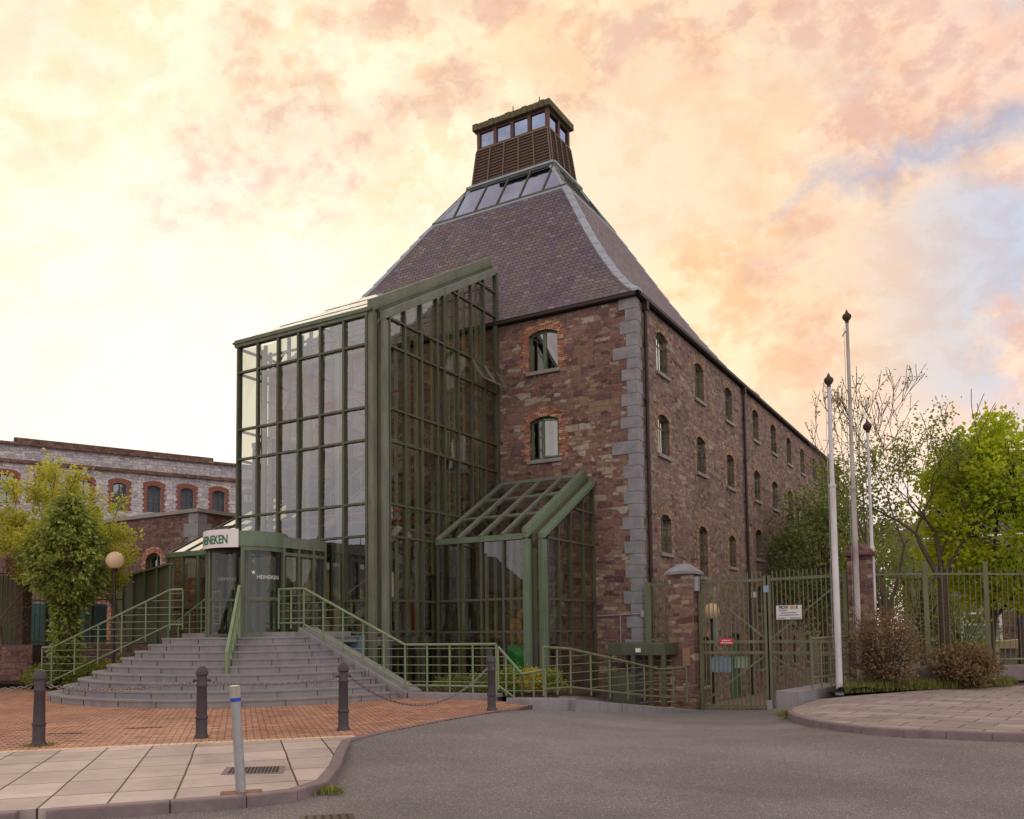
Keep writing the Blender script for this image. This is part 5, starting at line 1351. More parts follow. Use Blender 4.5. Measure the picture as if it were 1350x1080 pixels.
for i, (a, b_, c, d) in enumerate(wins):
    f = MB(); Q = lambda u, z, dd: Vector(P(u, z, dd)); arched_ring(f, Q, a+.01, b_-.01, c+.01, d-.01, .07, -.14, -.2, .14)
    f.bar(P((a+b_)/2, c, -.15), P((a+b_)/2, d-.02, -.15), .06); f.bar(P(a, (c+d)/2, -.15), P(b_, (c+d)/2, -.15), .05); f.bar(P(a, c+.35*(d-c), -.15), P(b_, c+.35*(d-c), -.15), .03)
    fo = f.build('window', simple('blue grey window frame', (.05, .09, .13)) if i == 0 else bpy.data.materials['blue grey window frame'], lo_)
    MB().quad(P(a, c, -.17), P(b_, c, -.17), P(b_, d, -.17), P(a, d, -.17)).build('pane', M['glass_front'], fo)
    MB().quad(P(a, c, -.6), P(b_, c, -.6), P(b_, d, -.6), P(a, d, -.6)).build('blind', M['pale_blue'], fo)
    s = MB(); zz_ = c; k = 0
    while zz_ < d-.05:
        w2 = .20 if k % 2 else .30; h = .19
        for (q0, q1) in ((a-w2, a), (b_, b_+w2)): s.add([P(q0, zz_, .03), P(q1, zz_, .03), P(q1, zz_+h-.01, .03), P(q0, zz_+h-.01, .03)], [(0, 1, 2, 3)])
        zz_ += h; k += 1
    op = arch_pts(a, b_, d, .15); tp_ = [(a-.28, d-.1)] + [(a-.28+(b_-a+.56)*j/8, d+.12+.18*(1-(j/4-1)**2)) for j in range(9)] + [(b_+.28, d-.1)]
    for j in range(8): s.quad(P(*op[j], .035), P(*op[j+1], .035), P(*tp_[j+2], .035), P(*tp_[j+1], .035))
    s.quad(P(*op[0], .035), P(*tp_[1], .035), P(*tp_[0], .035)); s.quad(P(*op[-1], .035), P(*tp_[-1], .035), P(*tp_[-2], .035))
    s.build('brick_surround', M['brick_red'], fo)
# purple sandstone building with the arched window
pb = thing('sandstone_building', (*at(259, 42), 0), 'low purple sandstone building with an arched window behind the left porch', 'building')
oc_ = at(259, 42); zt = 7.72
def xat(px, Y): # X on plane y=Y in picture column px
    k = (px-675)/1138.0; return (k*.863-.505)*Y/(.863+k*.505)
hx0, hx1 = xat(190, oc_[1]), xat(211, oc_[1])
hh0, hh1 = xat(127, oc_[1]), xat(140, oc_[1])
hol = [(hx0, hx1, 3.6, 5.9), (hh0, hh1, .2, 3.3)]
wall_mesh_holes((0, oc_[1]), (1, 0), (0, 1), oc_[0]-26, oc_[0], -1, zt, hol, .4, M['stone_dark'], pb, arch=.35)
m = MB(); m.quad((oc_[0], oc_[1], -1), (oc_[0], oc_[1]+16, -1), (oc_[0], oc_[1]+16, zt), (oc_[0], oc_[1], zt)); m.build('side_wall', M['stone_dark'], pb)
MB().box(oc_[0]-26, oc_[1]-.15, zt, oc_[0]+.15, oc_[1]+16, zt+.18).build('coping', M['sill'], pb)
q = MB(); z = 4.5; i = 0
while z < zt-.1: w_ = 1.0 if i % 2 else .65; q.box(oc_[0]-w_, oc_[1]-.04, z, oc_[0]+.04, oc_[1]+w_*.8, min(z+.68, zt-.01)-.01); z += .68; i += 1
q.build('corner_stones', M['quoin'], pb)
for (a, b_, c, d) in hol:
    f = MB(); Q = lambda u, z, dd: Vector((u, oc_[1]-dd, z)); arched_ring(f, Q, a+.01, b_-.01, c, d-.01, .09, -.25, -.32, .32); f.bar(Q((a+b_)/2, c, -.27), Q((a+b_)/2, d, -.27), .08)
    fo = f.build('window', M['window_green'], pb); MB().quad(Q(a, c, -.3), Q(b_, c, -.3), Q(b_, d, -.3), Q(a, d, -.3)).build('pane', M['glass_dark'], fo)
    s = MB(); brick_surround(s, (0, oc_[1]), (1, 0), (0, -1), a, b_, c, d, rise=.35); s.build('brick_surround', M['brick'], fo)
MB().box(oc_[0]-25, oc_[1]+.8, -1, oc_[0]-.5, oc_[1]+15, zt-.1).build('dark_core', M['dark'], pb)  # dark core filling the inside, against light leaks through the openings
# boarded fence
bf_ = thing('boarded_fence', (*at(190, 30), .2), 'tall dark green vertical board fence rising towards the left porch', 'fence')
m = MB(); a, b_ = Vector(at(226, 28.4)), Vector(at(150, 34.5)); n = 34
for i in range(n):
    p, q2 = a.lerp(b_, i/n), a.lerp(b_, (i+.93)/n); zt1 = 4.0-.1*i/n+random.uniform(-.02, .02)
    m.add([(p.x, p.y, -.1), (q2.x, q2.y, -.1), (q2.x, q2.y, zt1), (p.x, p.y, zt1), (p.x+.02, p.y+.03, -.1), (q2.x+.02, q2.y+.03, -.1), (q2.x+.02, q2.y+.03, zt1), (p.x+.02, p.y+.03, zt1)], [(0,1,2,3),(7,6,5,4),(3,2,6,7),(0,3,7,4),(1,5,6,2)])
m.build('boards', M['board_green'], bf_)
m = MB(); off = Vector((-.03, -.06))
m.bar((a.x, a.y-.05, 4.05), (b_.x, b_.y-.05, 3.95), .12, .08)
for i in range(6): p = a.lerp(b_, i/5)+off; m.bar((p.x, p.y, 0), (p.x, p.y, 3.98), .07)
m.build('fence_posts', M['frame'], bf_)
# walls left
w1 = MB(); e0 = at(43, 29.8); slab(w1, at(-200, 29.8), e0, .6, 1.42, 1.42, -.3); o = tag(w1.build('low_wall', M['stone_dark'], bevel=.03), 'low rubble wall end at the left edge of the plaza', 'wall')
w1 = MB(); slab(w1, at(44, 31.2), at(232, 29.2), .5, 1.40, 1.40, -.3); tag(w1.build('retaining_wall', M['stone_dark']), 'long low sandstone retaining wall behind the planted bed left of the steps', 'wall')
bar_fence([at(-60, 30.6), at(27, 30.6)], 1.45, 4.15, 4.2, 'dark barred gate panel on the low wall at the left edge', .16, [at(27, 30.6), at(-30, 30.6)], M['frame_dark'])
MB_ = MB(); slab(MB_, at(-90, 31.6), at(30, 31.6), .1, 3.95, 3.95, 0); tag(MB_.build('board_screen', M['board_green']), 'green boarding close behind the barred gate panel at the left edge', 'screen')
bar_fence([at(38, 31.4), at(160, 31.0)], 1.42, 3.2, 3.3, 'row of thin dark vertical railings behind the ivy clad tree', .19, [at(60, 31.35), at(120, 31.1)], M['frame_dark'])
for i, (p0, p1) in enumerate((((33, 37), (70, 37)), ((77, 37.4), (112, 37.4)))):
    m = MB(); slab(m, at(*p0), at(*p1), 2.0, 3.15, 3.15, 0); o = m.build('waste_container', M['teal'], bevel=.05)
    tag(o, ['teal container behind the railings, nearest the left edge', 'teal container behind the trunk of the ivy clad tree'][i], 'container', 'teal containers')
# ================================================================ RIGHT BACKGROUND
rb_ = thing('office_building', (*at(1270, 52), 0), 'grey green office building with a hipped slate roof behind the trees on the right', 'building')
o1, o2 = at(1192, 52), at(1560, 46); dd = (Vector(o2)-Vector(o1)); L = dd.length; dd.normalize(); nn_ = Vector((dd.y, -dd.x))
Pb = lambda u, z, d=0: (o1[0]+dd.x*u+nn_.x*d, o1[1]+dd.y*u+nn_.y*d, z)
MB().quad(Pb(0, -1.3), Pb(L, -1.3), Pb(L, 4.6), Pb(0, 4.6)).quad(Pb(0, -1.3), Pb(0, 4.6), Pb(0, 4.6, -10), Pb(0, -1.3, -10)).build('wall', M['render_grey'], rb_)
m = MB().bar(Pb(-.6, 5.7, .6), Pb(L, 5.7, .6), .5, 2.3); m.build('fascia', M['render_green'], rb_)
m = MB().add([Pb(-.8, 6.9, .8), Pb(L, 6.9, .8), Pb(L, 11, -6), Pb(4.5, 11, -6), Pb(-.8, 6.9, -13)], [(0, 1, 2, 3), (0, 3, 4)]); m.build('roof', M['roof_far'], rb_)
for k in range(5):
    f = MB().add([Pb(2.2+k*3, 3.2, .02), Pb(4.4+k*3, 3.2, .02), Pb(4.4+k*3, 4.4, .02), Pb(2.2+k*3, 4.4, .02)], [(0, 1, 2, 3)]).build('window', M['pale_blue'], rb_)
ft = thing('footbridge', (*at(1300, 42), 1.5), 'white trussed footbridge glimpsed through the fence bars', 'footbridge')
a, b_ = Vector((*at(1268, 42), 0)), Vector((*at(1322, 42), 0)); m = MB()
for z in (1.75, 2.30): m.bar(a+Vector((0, 0, z)), b_+Vector((0, 0, z)), .09)
for k in range(5):
    p, q2 = a.lerp(b_, k/5), a.lerp(b_, (k+1)/5); m.bar(p+Vector((0, 0, 1.75 if k % 2 else 2.3)), q2+Vector((0, 0, 2.3 if k % 2 else 1.75)), .06)
m.build('truss', M['white_paint'], ft)
m = MB(); slab(m, at(1268, 42.4), at(1322, 42.4), .2, 2.28, 2.28, 1.78); m.build('dark_panel', M['frame_dark'], ft)
m = MB(); slab(m, at(1262, 42.6), at(1322, 42.6), .2, 1.7, 1.7, 1.15); m.build('blue_panel', M['pale_blue'], ft)
for px in (1268, 1320): x, y = at(px, 42.3); MB().box(x-.08, y-.08, -1.2, x+.08, y+.08, 2.3).build('leg', M['white_paint'], ft)
ks = thing('entrance_shelter', (*at(1335, 36), -1), 'cream portal shelter beyond the fence at the right edge', 'shelter')
m = MB(); slab(m, at(1270, 36), at(1420, 34), 2.5, .95, 1.25, .75); m.build('shelter_roof', M['render_cream'], ks)
m = MB(); slab(m, at(1318, 36), at(1338, 35.8), .3, .78, .8, -1.2); m.build('pillar', M['render_grey'], ks)
m = MB(); slab(m, at(1400, 35), at(1420, 34.8), .3, .78, .8, -1.2); m.build('pillar', M['render_grey'], ks)
m = MB(); slab(m, at(1322, 39), at(1420, 38), .2, 2.3, 2.4, -1.2); tag(m.build('purple_wall', M['stone_dark']), 'purple stone wall carrying the blue sign beyond the fence', 'wall')
bs = thing('blue_sign', (*at(1350, 38), 1.7), 'small blue sign with white letters beyond the fence at the right edge', 'sign')
p, q2 = Vector(at(1341, 38.2)), Vector(at(1372, 38.0)); m = MB(); slab(m, p, q2, .06, 1.95, 1.95, 1.62); m.build('sign_plate', M['sign_blue'], bs)
bdv = (q2-p).normalized(); bnv = Vector((bdv.y, -bdv.x))
put_text('P1 GATE', .2, M['white_paint'], bs, lambda x, y, z: (p.x+bdv.x*(.52+x)+bnv.x*(.02+z), p.y+bdv.y*(.52+x)+bnv.y*(.02+z), 1.79+y), .003, .004) if False else put_text('P1', .2, M['white_paint'], bs, lambda x, y, z: (p.x+bdv.x*(.16+x)+bnv.x*(.02+z), p.y+bdv.y*(.16+x)+bnv.y*(.02+z), 1.79+y), .003, .004)
# ================================================================ HOUSES ACROSS THE ROAD (mirrored in the glass)
def house(cx, cy, w_, d_, he, hr, rot, wallmat, label):
    o = thing('house', (cx, cy, -.1), label, 'house', 'houses across the road'); co, si = math.cos(rot), math.sin(rot)
    T = lambda x, y, z: (cx+co*x-si*y, cy+si*x+co*y, z); a, b_ = w_/2, d_/2
    MB().add([T(-a,-b_,-.1), T(a,-b_,-.1), T(a,b_,-.1), T(-a,b_,-.1), T(-a,-b_,he), T(a,-b_,he), T(a,b_,he), T(-a,b_,he), T(0,-b_,hr), T(0,b_,hr)], [(0,1,5,8,4),(2,3,7,9,6),(1,2,6,5),(3,0,4,7)]).build('wall', wallmat, o)
    e = .3; rr_ = MB(); rr_.add([T(-a-e,-b_-e,he-.15), T(0,-b_-e,hr+.1), T(0,b_+e,hr+.1), T(-a-e,b_+e,he-.15), T(a+e,-b_-e,he-.15), T(a+e,b_+e,he-.15)], [(0,1,2,3),(1,4,5,2)]); ro = rr_.build('roof', M['roof_far'], o)
    c = T(a*.4, b_*.3, 0); MB().box(c[0]-.35, c[1]-.35, he, c[0]+.35, c[1]+.35, hr+1).build('chimney', M['brick'], ro)
    for k in range(3):
        for zz_ in (1.0, 3.8):
            x0 = -a+w_*(k+.5)/3-.5; MB().add([T(x0, b_+.02, zz_), T(x0+1, b_+.02, zz_), T(x0+1, b_+.02, zz_+1.3), T(x0, b_+.02, zz_+1.3)], [(0,1,2,3)]).build('window', M['dark'], o)
    return o
hs = [(-34, -26, 8, 9, 5.2, 8.8, 'render_orange', 'ochre gabled house across the road'), (-45, -24, 9, 10, 5.4, 9.2, 'render_grey', 'grey gabled house across the road'), (-56, -25, 9, 9, 5.0, 8.0, 'render_cream', 'cream gabled house across the road'),
      (-68, -22, 11, 9, 5.5, 9.4, 'render_grey', 'wide grey gabled house across the road'), (-81, -24, 10, 9, 5.2, 8.6, 'render_orange', 'far ochre gabled house across the road'), (-22, -30, 9, 9, 4.8, 7.4, 'render_cream', 'low cream gabled house across the road')]
for (x, y, a, b_, he, hr_, mt, lb2) in hs: house(x, y, a, b_, he, hr_, R(random.uniform(-6, 6)), M[mt], lb2 + ', seen only mirrored in the atrium glass')
sl_post = thing('street_light', (-47, -14, -.1), 'tall street light across the road, seen only mirrored in the atrium glass', 'street light')
MB().tube((-47, -14, -.1), (-47, -14, 9.5), .09, .05).tube((-47, -14, 9.5), (-46.2, -13.2, 9.9), .05).build('column', M['galv'], sl_post); MB().obox((-46, -13, 9.85), (.7, .25, .14), R(45)).build('lantern', M['galv'], sl_post)

# ================================================================ VEGETATION
def leaf_mesh(name, spots, mat, parent, size=.08, tints=None, aspect=1.8, droop=.0, seed=1):
    "spots: (position, outward direction, tint); one folded leaf of four triangles each"
    rnd = random.Random(seed); vs = []; fs = []; col = []
    for p, out, t in spots:
        s = size*rnd.uniform(.6, 1.35); d = Vector((out[0]+rnd.uniform(-.7, .7), out[1]+rnd.uniform(-.7, .7), out[2]-droop+rnd.uniform(-.6, .6)))
        if d.length < .01: d = Vector((0, 0, 1))
        d.normalize(); u = d.cross(Vector((rnd.uniform(-1, 1), rnd.uniform(-1, 1), rnd.uniform(-.3, 1)))); 
        if u.length < .01: u = Vector((1, 0, 0))
        u.normalize(); n = u.cross(d)*.22*s; p = Vector(p); o = len(vs); w_ = s/aspect
        vs += [p, p+d*s*.5+u*w_*.6+n, p+d*s, p+d*s*.5-u*w_*.6+n, p+d*s*.5]
        fs += [(o, o+1, o+4), (o+1, o+2, o+4), (o+2, o+3, o+4), (o+3, o, o+4)]; col += [t]*5
    me = bpy.data.meshes.new(name); me.from_pydata([tuple(v) for v in vs], [], fs); me.update(); me.materials.append(mat)
    at2 = me.attributes.new('tint', 'FLOAT', 'POINT'); at2.data.foreach_set('value', [min(1, max(0, c)) for c in col])
    o = bpy.data.objects.new(name, me); sc.collection.objects.link(o)
    if parent is not None: o.parent = parent; o.matrix_parent_inverse = parent_world(parent).inverted()
    return o
def branches(rnd, base, direction, length, radius, depth, spread, tips, mb, up=.15, kids=(2, 3), shrink=.72, bend=.12, tipall=2, nside=7, accept=None):
    p = Vector(base); d = Vector(direction).normalized(); seg = 4; r = radius
    pts = []
    for i in range(seg):
        d = (d + Vector((rnd.uniform(-bend, bend), rnd.uniform(-bend, bend), rnd.uniform(-bend, bend)+up*.2))).normalized()
        q2 = p + d*length/seg; r2 = r*(.88 if depth else .7); mb.tube(p, q2, max(r, .011), max(r2, .009), n=max(4, nside), cap=False); p, r = q2, r2; pts.append((p.copy(), d.copy()))
        if depth <= tipall: tips.append((p.copy(), d.copy()))
    if depth == 0: return
    k = rnd.randint(*kids)
    for i in range(k):
        a = 2*PI*(i+rnd.random()*.6)/k; u = d.cross(Vector((0, 0, 1)) if abs(d.z) < .9 else Vector((1, 0, 0))).normalized(); v = d.cross(u)
        nd = (d + (u*math.cos(a)+v*math.sin(a))*spread*rnd.uniform(.6, 1.3) + Vector((0, 0, up))).normalized()
        src = pts[-1][0] if i == 0 or rnd.random() < .4 else pts[rnd.randint(1, 3)][0]
        branches(rnd, src, nd, length*shrink*rnd.uniform(.8, 1.2), r*(.8 if i == 0 else .62), depth-1, spread, tips, mb, up, kids, shrink, bend, tipall, max(4, nside-1))
def clusters(rnd, tips, per, rad, tint=(0, 1)):
    out = []
    for p, d in tips:
        n = rnd.randint(int(per*.5), int(per*1.4)+1); base = rnd.uniform(*tint)
        for _ in range(n):
            o = Vector((rnd.gauss(0, rad), rnd.gauss(0, rad), rnd.gauss(0, rad*.7))); out.append((p+o, (o.normalized() if o.length > 0 else Vector((0,0,1))), base*.55+rnd.random()*.45))
    return out
# ivy / laurel clad tree, left
rnd = random.Random(4)
x, y = at(86, 27.6)
it = thing('ivy_clad_tree', (x, y, .1), 'pollard tree wrapped in dense glossy leaves like a lollipop, left of the steps', 'tree')
m = MB(); m.tube((x, y, 0), (x+.1, y, 2.6), .26, .2, 10).tube((x+.1, y, 2.6), (x, y, 4.6), .2, .12, 8); m.build('trunk', M['bark'], it)
prof_r = [(.15, .26), (1.6, .24), (2.4, .26), (2.75, .40), (3.05, .70), (3.4, 1.0), (3.9, 1.14), (4.5, 1.12), (4.95, .92), (5.4, .58), (5.8, .34), (6.1, .1)]
def rad_at(z):
    for (z0, r0), (z1, r1) in zip(prof_r, prof_r[1:]):
        if z0 <= z <= z1: return r0+(r1-r0)*(z-z0)/(z1-z0)
    return .1
# leafy tufts hung over the surface in overlapping tiers
sp = []
tufts = []
for i in range(560):
    z = rnd.uniform(.15, 6.15); 
    if rnd.random() > (rad_at(z)+.25)/1.5: continue
    t = rnd.uniform(0, 2*PI); lump = 1+.10*math.sin(3*t+z*2)+.07*math.sin(5*t-z*3.1); r = rad_at(z)*lump*rnd.uniform(.82, 1.06)
    tufts.append((Vector((x+r*math.cos(t), y+r*math.sin(t), z)), Vector((math.cos(t), math.sin(t), .05))))
for c, o_ in tufts:
    tn = rnd.random()
    for _ in range(34):
        q = Vector((rnd.gauss(0, .09), rnd.gauss(0, .09), rnd.gauss(0, .08))); sp.append((c+q+o_*.02, (o_*.8+q*2.5+Vector((0, 0, -.35))), tn*.5+rnd.random()*.5))
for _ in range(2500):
    z = rnd.uniform(.2, 6); t = rnd.uniform(0, 2*PI); r = rad_at(z)*rnd.uniform(.4, .85); sp.append((Vector((x+r*math.cos(t), y+r*math.sin(t), z)), Vector((math.cos(t), math.sin(t), 0)), .1))  # inner leaves given a dark tint, painting shade into the gaps
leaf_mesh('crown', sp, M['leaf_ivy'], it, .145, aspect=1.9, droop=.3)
# thin sapling trees with yellow green leaves, left
def sapling(px, D, z0, h, lean, label, seed, per=9, spread=.62, mat='leaf_sapling', dep=4, first=.34):
    rnd = random.Random(seed); x, y = at(px, D); o = thing('young_tree', (x, y, z0), label, 'tree', 'young leafy trees on the left'); m = MB(); tips = []
    branches(rnd, (x, y, z0), (lean, .02, 1), h*first, .09, dep, spread, tips, m, .10, (2, 3), .76, .12, 2)
    m.build('trunk', M['bark_pale'], o); leaf_mesh('crown', clusters(rnd, tips, per, .13), M[mat], o, .11, aspect=1.9, seed=seed); return o
sapling(166, 30.6, .2, 5.3, .03, 'slender young tree with sparse yellow green leaves behind the globe lamp', 12, 12, .62, dep=5)
sapling(70, 30.0, .3, 5.8, -.02, 'spreading young tree with yellow green leaves rising behind the ivy clad tree', 5, 20, .66, dep=5)
sapling(5, 30.0, .3, 5.7, .0, 'yellow green young tree cut by the left edge', 9, 22, .66, dep=5)
# right: bare tree
rnd = random.Random(31); x, y = at(1180, 31)
bt_ = thing('bare_tree', (x, y, -1.2), 'almost leafless tree with fine upright branches behind the shortest flagpole', 'tree'); m = MB(); tips = []
branches(rnd, (x, y, -1.2), (.02, 0, 1), 4.0, .20, 6, .50, tips, m, .16, (2, 3), .70, .10, 1)
m.build('trunk', M['bark_pale'], bt_); leaf_mesh('crown', clusters(rnd, [t for t in tips if rnd.random() < .25], 2, .06), M['leaf_dark'], bt_, .09, seed=3)  # crown here is only loose buds scattered near the twig tips
# maple
rnd = random.Random(8); x, y = at(1306, 27.2)
mt_ = thing('maple_tree', (x, y, -.9), 'large tree full of bright yellow green spring leaves at the right edge', 'tree'); m = MB(); tips = []
branches(rnd, (x, y, -.9), (.02, -.02, 1), 3.7, .17, 4, .62, tips, m, .04, (3, 3), .66, .12, 2)
C0 = Vector((x+.85, y+.25, 5.0))
def ell(p, c, a, b_): v = p-c; return (v.x/a)**2+(v.y/a)**2+(v.z/b_)**2
tips = [t for t in tips if ell(t[0], C0, 3.1, 3.2) < 1.1]
for _ in range(720):
    t = rnd.uniform(0, 2*PI); cz = rnd.uniform(-1, 1); rr2 = rnd.uniform(.45, 1)**.5; s = math.sqrt(1-cz*cz)
    p = C0 + Vector((2.9*rr2*s*math.cos(t), 2.9*rr2*s*math.sin(t), 2.95*rr2*cz)); tips.append((p, (p-C0).normalized()))
    q = p + (C0-p)*rnd.uniform(.25, .5) + Vector((0, 0, -.3)); m.tube(q, p, .022, .008, n=4, cap=False)
m.build('trunk', M['bark'], mt_)
leaf_mesh('crown', clusters(rnd, tips, 24, .21, (.0, 1)), M['leaf_maple'], mt_, .135, aspect=1.25, seed=8)
# forked tree just behind the fence
rnd = random.Random(77); x, y = at(1243, 26.2)
fk = thing('forked_tree', (x, y, -.8), 'grey trunked tree with twisting forks just behind the fence', 'tree'); m = MB(); tips = []
m.tube((x, y, -.8), (x+.05, y, 3.0), .17, .15, 10, cap=False); base = Vector((x+.05, y, 3.0))
for dd2 in ((-.6, .1, .9), (.5, .0, .9), (.05, .3, 1)): branches(rnd, base, dd2, 1.7, .10, 4, .6, tips, m, .12, (2, 3), .78, .2, 1)
m.build('trunk', M['bark'], fk); leaf_mesh('crown', clusters(rnd, tips, 7, .16), M['leaf_mid'], fk, .10, seed=5)
# dull green trees against the wing
def bushy(px, D, z0, rx, rz, zc, label, mat, n, size, seed, name='evergreen_tree', cat='tree', group=None, trunk=True, spray=.16, per=22):
    rnd = random.Random(seed); x, y = at(px, D); o = thing(name, (x, y, z0), label, cat, group); tips = []; m = MB()
    if trunk: m.tube((x, y, z0), (x, y, zc), .14, .07, 8)
    for i in range(n):
        t = rnd.uniform(0, 2*PI); cz = rnd.uniform(-1, 1); s = math.sqrt(1-cz*cz); rr2 = rnd.uniform(.35, 1.0)**.4*(1+.16*math.sin(3*t+cz*4)+.1*math.sin(7*t))
        p = Vector((x+rx*rr2*s*math.cos(t), y+rx*rr2*s*math.sin(t), zc+rz*rr2*cz)); p.z = max(p.z, z0+.05); tips.append((p, (p-Vector((x, y, zc))).normalized()))
        if i % 3 == 0: m.tube((x+rnd.uniform(-.1, .1), y, max(z0, zc-rz*.6)), p, .02, .007, n=4, cap=False)
    m.build('trunk' if trunk else 'stems', M['bark'], o); leaf_mesh('crown' if trunk else 'foliage', clusters(rnd, tips, per, spray), mat, o, size, seed=seed); return o
bushy(1085, 41, -1.3, 2.3, 3.3, 4.6, 'dull green bushy tree against the far end of the long side wall', M['leaf_dark'], 260, .20, 41, per=26, spray=.32)
bushy(1120, 44, -1.3, 2.4, 3.6, 6.0, 'taller dull green tree behind the gate pier with the dark cap', M['leaf_dark'], 240, .20, 42, per=26, spray=.34)
bushy(1165, 36, -1.3, 1.7, 2.6, 3.9, 'green tree filling the gap behind the shortest flagpole', M['leaf_mid'], 150, .15, 43, per=20, spray=.3)
bushy(1215, 32, -1.2, 1.7, 2.4, 3.0, 'light green leafy tree behind the bar fence', M['leaf_mid'], 150, .13, 44, per=18, spray=.3)
bushy(1262, 33, -1.2, 1.4, 1.9, 1.4, 'yellow green bush low behind the bar fence', M['leaf_mid'], 110, .13, 45, 'leafy_bush', 'bush', per=20, spray=.25)
bushy(1345, 33, -1.2, 1.3, 1.2, 3.4, 'dull hedge behind the fence below the bright spring leaves', M['leaf_dark'], 80, .13, 46, 'leafy_bush', 'bush', per=20, spray=.25)
# shrubs in the planting bed
bb_ = bushy(1166, 22.7, 0, .86, 1.05, 1.12, 'brown twiggy shrub with orange berries beside the flagpoles', M['leaf_brown'], 330, .07, 51, 'brown_shrub', 'shrub', trunk=False, spray=.11, per=13)
rnd = random.Random(2); x, y = at(1166, 22.7); m = MB(); tw = MB()
for _ in range(70):
    t = rnd.uniform(0, 2*PI); a = rnd.uniform(.3, .92); p = Vector((x+a*math.cos(t)*.9, y+a*math.sin(t)*.9, rnd.uniform(.3, 2.0))); m.lathe(p.x, p.y, [(.005, 0), (.02, .012), (.02, .03), (.005, .04)], 6, p.z)
for _ in range(90):
    t = rnd.uniform(0, 2*PI); e = rnd.uniform(.3, 1.5); p = Vector((x+rnd.uniform(-.2, .2), y, .1)); q = Vector((x+math.cos(t)*rnd.uniform(.4, 1.15), y+math.sin(t)*.9, rnd.uniform(.8, 2.5))); k = p.lerp(q, .5)+Vector((rnd.uniform(-.15, .15), rnd.uniform(-.15, .15), .1)); tw.tube(p, k, .013, .009, n=4).tube(k, q, .009, .004, n=4)
m.build('berries', M['berry'], bb_); tw.build('twigs', M['bark_pale'], bb_)
bushy(1268, 23.2, 0, .74, .50, .60, 'reddish brown shrub in front of the low wall on the right', M['leaf_brown'], 260, .10, 52, 'brown_shrub', 'shrub', trunk=False, spray=.11, per=13)
def tufts_of(name, label, spots, mat, h, seed, kind='stuff', n=1):
    rnd = random.Random(seed); vs = []; fs = []; col = []
    for (x, y, z) in spots:
        for _ in range(n):
            a = rnd.uniform(0, 2*PI); hh_ = h*rnd.uniform(.4, 1.2); px_, py_ = x+rnd.gauss(0, .06), y+rnd.gauss(0, .06); w_ = .008; ln = rnd.uniform(.1, .8)*hh_
            o = len(vs); c, s = math.cos(a), math.sin(a)
            vs += [(px_-s*w_, py_+c*w_, z), (px_+s*w_, py_-c*w_, z), (px_+c*ln*.4-s*w_*.7, py_+s*ln*.4+c*w_*.7, z+hh_*.6), (px_+c*ln*.4+s*w_*.7, py_+s*ln*.4-c*w_*.7, z+hh_*.6), (px_+c*ln, py_+s*ln, z+hh_)]
            fs += [(o, o+1, o+3, o+2), (o+2, o+3, o+4)]; col += [rnd.random()]*5
    me = bpy.data.meshes.new(name); me.from_pydata(vs, [], fs); me.materials.append(mat); a2 = me.attributes.new('tint', 'FLOAT', 'POINT'); a2.data.foreach_set('value', col)
    o = bpy.data.objects.new(name, me); sc.collection.objects.link(o); return tag(o, label, 'grass', kind=kind)
rnd = random.Random(6); spots = []
for _ in range(1500):
    px = rnd.uniform(1112, 1330); D = rnd.uniform(21.75, 23.0)+(px-1112)*.0085; x, y = at(px, D); spots.append((x, y, .03))
tufts_of('long_grass', 'rough grass and weeds along the front of the planting bed on the right', spots, M['grass'], .24, 1, n=7)
spots = [(-6.62+rnd.gauss(0, .03), 7.3+rnd.gauss(0, .04), -.1) for _ in range(18)]
tufts_of('weeds', 'weeds sprouting at the bend of the kerb', spots, M['grass'], .09, 2, n=8)
spots = [(-9.03+rnd.gauss(0, .05), 10.9+rnd.uniform(-.3, .9), -.08) for _ in range(40)]; tufts_of('weeds', 'thin weeds in the joint between kerb and road by the third bollard', spots, M['grass'], .05, 3, n=5)
x, y = at(1037, 19.4); spots = [(x+rnd.gauss(0, .06)-.1, y+rnd.gauss(0, .12), -.3) for _ in range(30)]; tufts_of('weeds', 'yellow weeds at the nose of the right footway', spots, M['grass'], .16, 4, n=8)
spots = [(bpos[0][0]+.15*math.cos(a), bpos[0][1]+.15*math.sin(a), 0) for a in [i*.25 for i in range(25)]]; tufts_of('moss', 'moss ring at the foot of the leftmost bollard', spots, M['grass'], .04, 5, n=8)
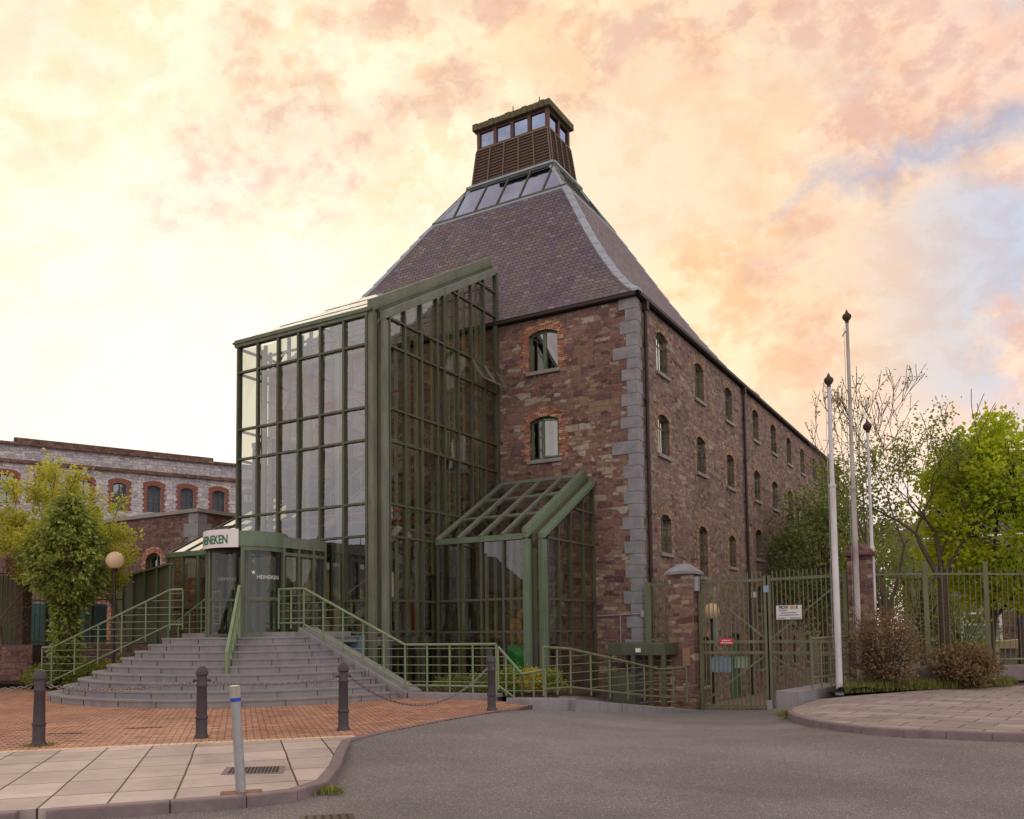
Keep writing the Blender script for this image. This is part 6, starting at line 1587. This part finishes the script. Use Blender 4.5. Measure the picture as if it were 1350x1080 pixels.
# hedge plants in the flower bed behind the right railing
for i, (x, y, r, h, mt2, lab) in enumerate(((-13.0, 19.0, .55, .30, 'leaf_dark', 'low green hedge plant nearest the cheek of the steps'), (-12.3, 19.1, .55, .30, 'leaf_dark', 'low green hedge plant in the middle of the flower bed'),
        (-11.75, 19.2, .5, .30, 'leaf_dark', 'low green hedge plant left of the yellow shrub'), (-11.2, 19.0, .28, .48, 'leaf_mid', 'pale upright plant behind the sagging chain'), (-10.75, 19.3, .42, .42, 'leaf_yellow', 'bright yellow shrub behind the fourth bollard'), (-10.35, 19.6, .35, .4, 'leaf_mid', 'green shrub right of the yellow one'))):
    rnd = random.Random(60+i); o = thing('low_shrub', (x, y, .03), lab, 'shrub', 'flower bed shrubs'); tips = []
    for _ in range(90):
        t = rnd.uniform(0, 2*PI); cz = rnd.uniform(-.3, 1); s = math.sqrt(1-min(1, cz*cz)); tips.append((Vector((x+r*s*math.cos(t)*rnd.uniform(.5, 1), y+r*s*math.sin(t)*rnd.uniform(.5, 1), .08+h*(.5+cz*.9))), Vector((0, 0, 1))))
    leaf_mesh('foliage', clusters(rnd, tips, 12, .06), M[mt2], o, .065, seed=60+i)
# plants in the left bed
for i in range(11):
    rnd = random.Random(90+i); px, D = [(58, 28.2), (72, 28.9), (100, 28.8), (118, 28.4), (135, 28.9), (150, 28.3), (165, 28.8), (182, 28.5), (196, 28.9), (112, 27.6), (68, 27.4)][i]; x, y = at(px, D)
    o = thing('bed_shrub', (x, y, .15), ['small shrub at the left end of the planted bed', 'leafy shrub beside the ivy clad trunk on its left', 'yellow green shrub right of the ivy clad trunk', 'dark shrub in the planted bed left of the lamp', 'pale shrub just left of the lamp post', 'shrub at the foot of the globe lamp', 'shrub right of the globe lamp', 'shrub near the upper steps', 'rightmost shrub of the planted bed beside the steps', 'low shrub in front of the ivy clad tree at right', 'low shrub in front of the ivy clad tree at left'][i], 'shrub', 'shrubs of the left bed'); tips = []
    r = rnd.uniform(.4, .6); h = rnd.uniform(.35, .6)
    for _ in range(70):
        t = rnd.uniform(0, 2*PI); cz = rnd.uniform(-.2, 1); s = math.sqrt(1-min(1, cz*cz)); tips.append((Vector((x+r*s*math.cos(t), y+r*s*math.sin(t), .15+h*(.4+cz))), Vector((0, 0, 1))))
    leaf_mesh('foliage', clusters(rnd, tips, 12, .08), M[('leaf_mid', 'leaf_dark', 'leaf_sapling')[i % 3]], o, .09, seed=90+i)
# ivy on the pillar at the left
x, y = at(31, 30.3); iv = thing('creeper_pillar', (x, y, 1.4), 'thin stone pillar overgrown by a brown leafless creeper at the left edge', 'pillar')
MB().box(x-.16, y-.16, 1.4, x+.16, y+.16, 4.6).build('pillar', M['bark'], iv)
rnd = random.Random(15); tips = [(Vector((x+rnd.gauss(0, .16), y+rnd.gauss(0, .16), rnd.uniform(1.6, 4.9))), Vector((0, 0, 1))) for _ in range(160)] + [(Vector((x-rnd.uniform(0, 1.1), y, 4.35+rnd.gauss(0, .22))), Vector((0, 0, 1))) for _ in range(90)]
leaf_mesh('creeper', clusters(rnd, tips, 9, .07), M['leaf_brown'], iv, .07, seed=15)
bpy.context.view_layer.update()
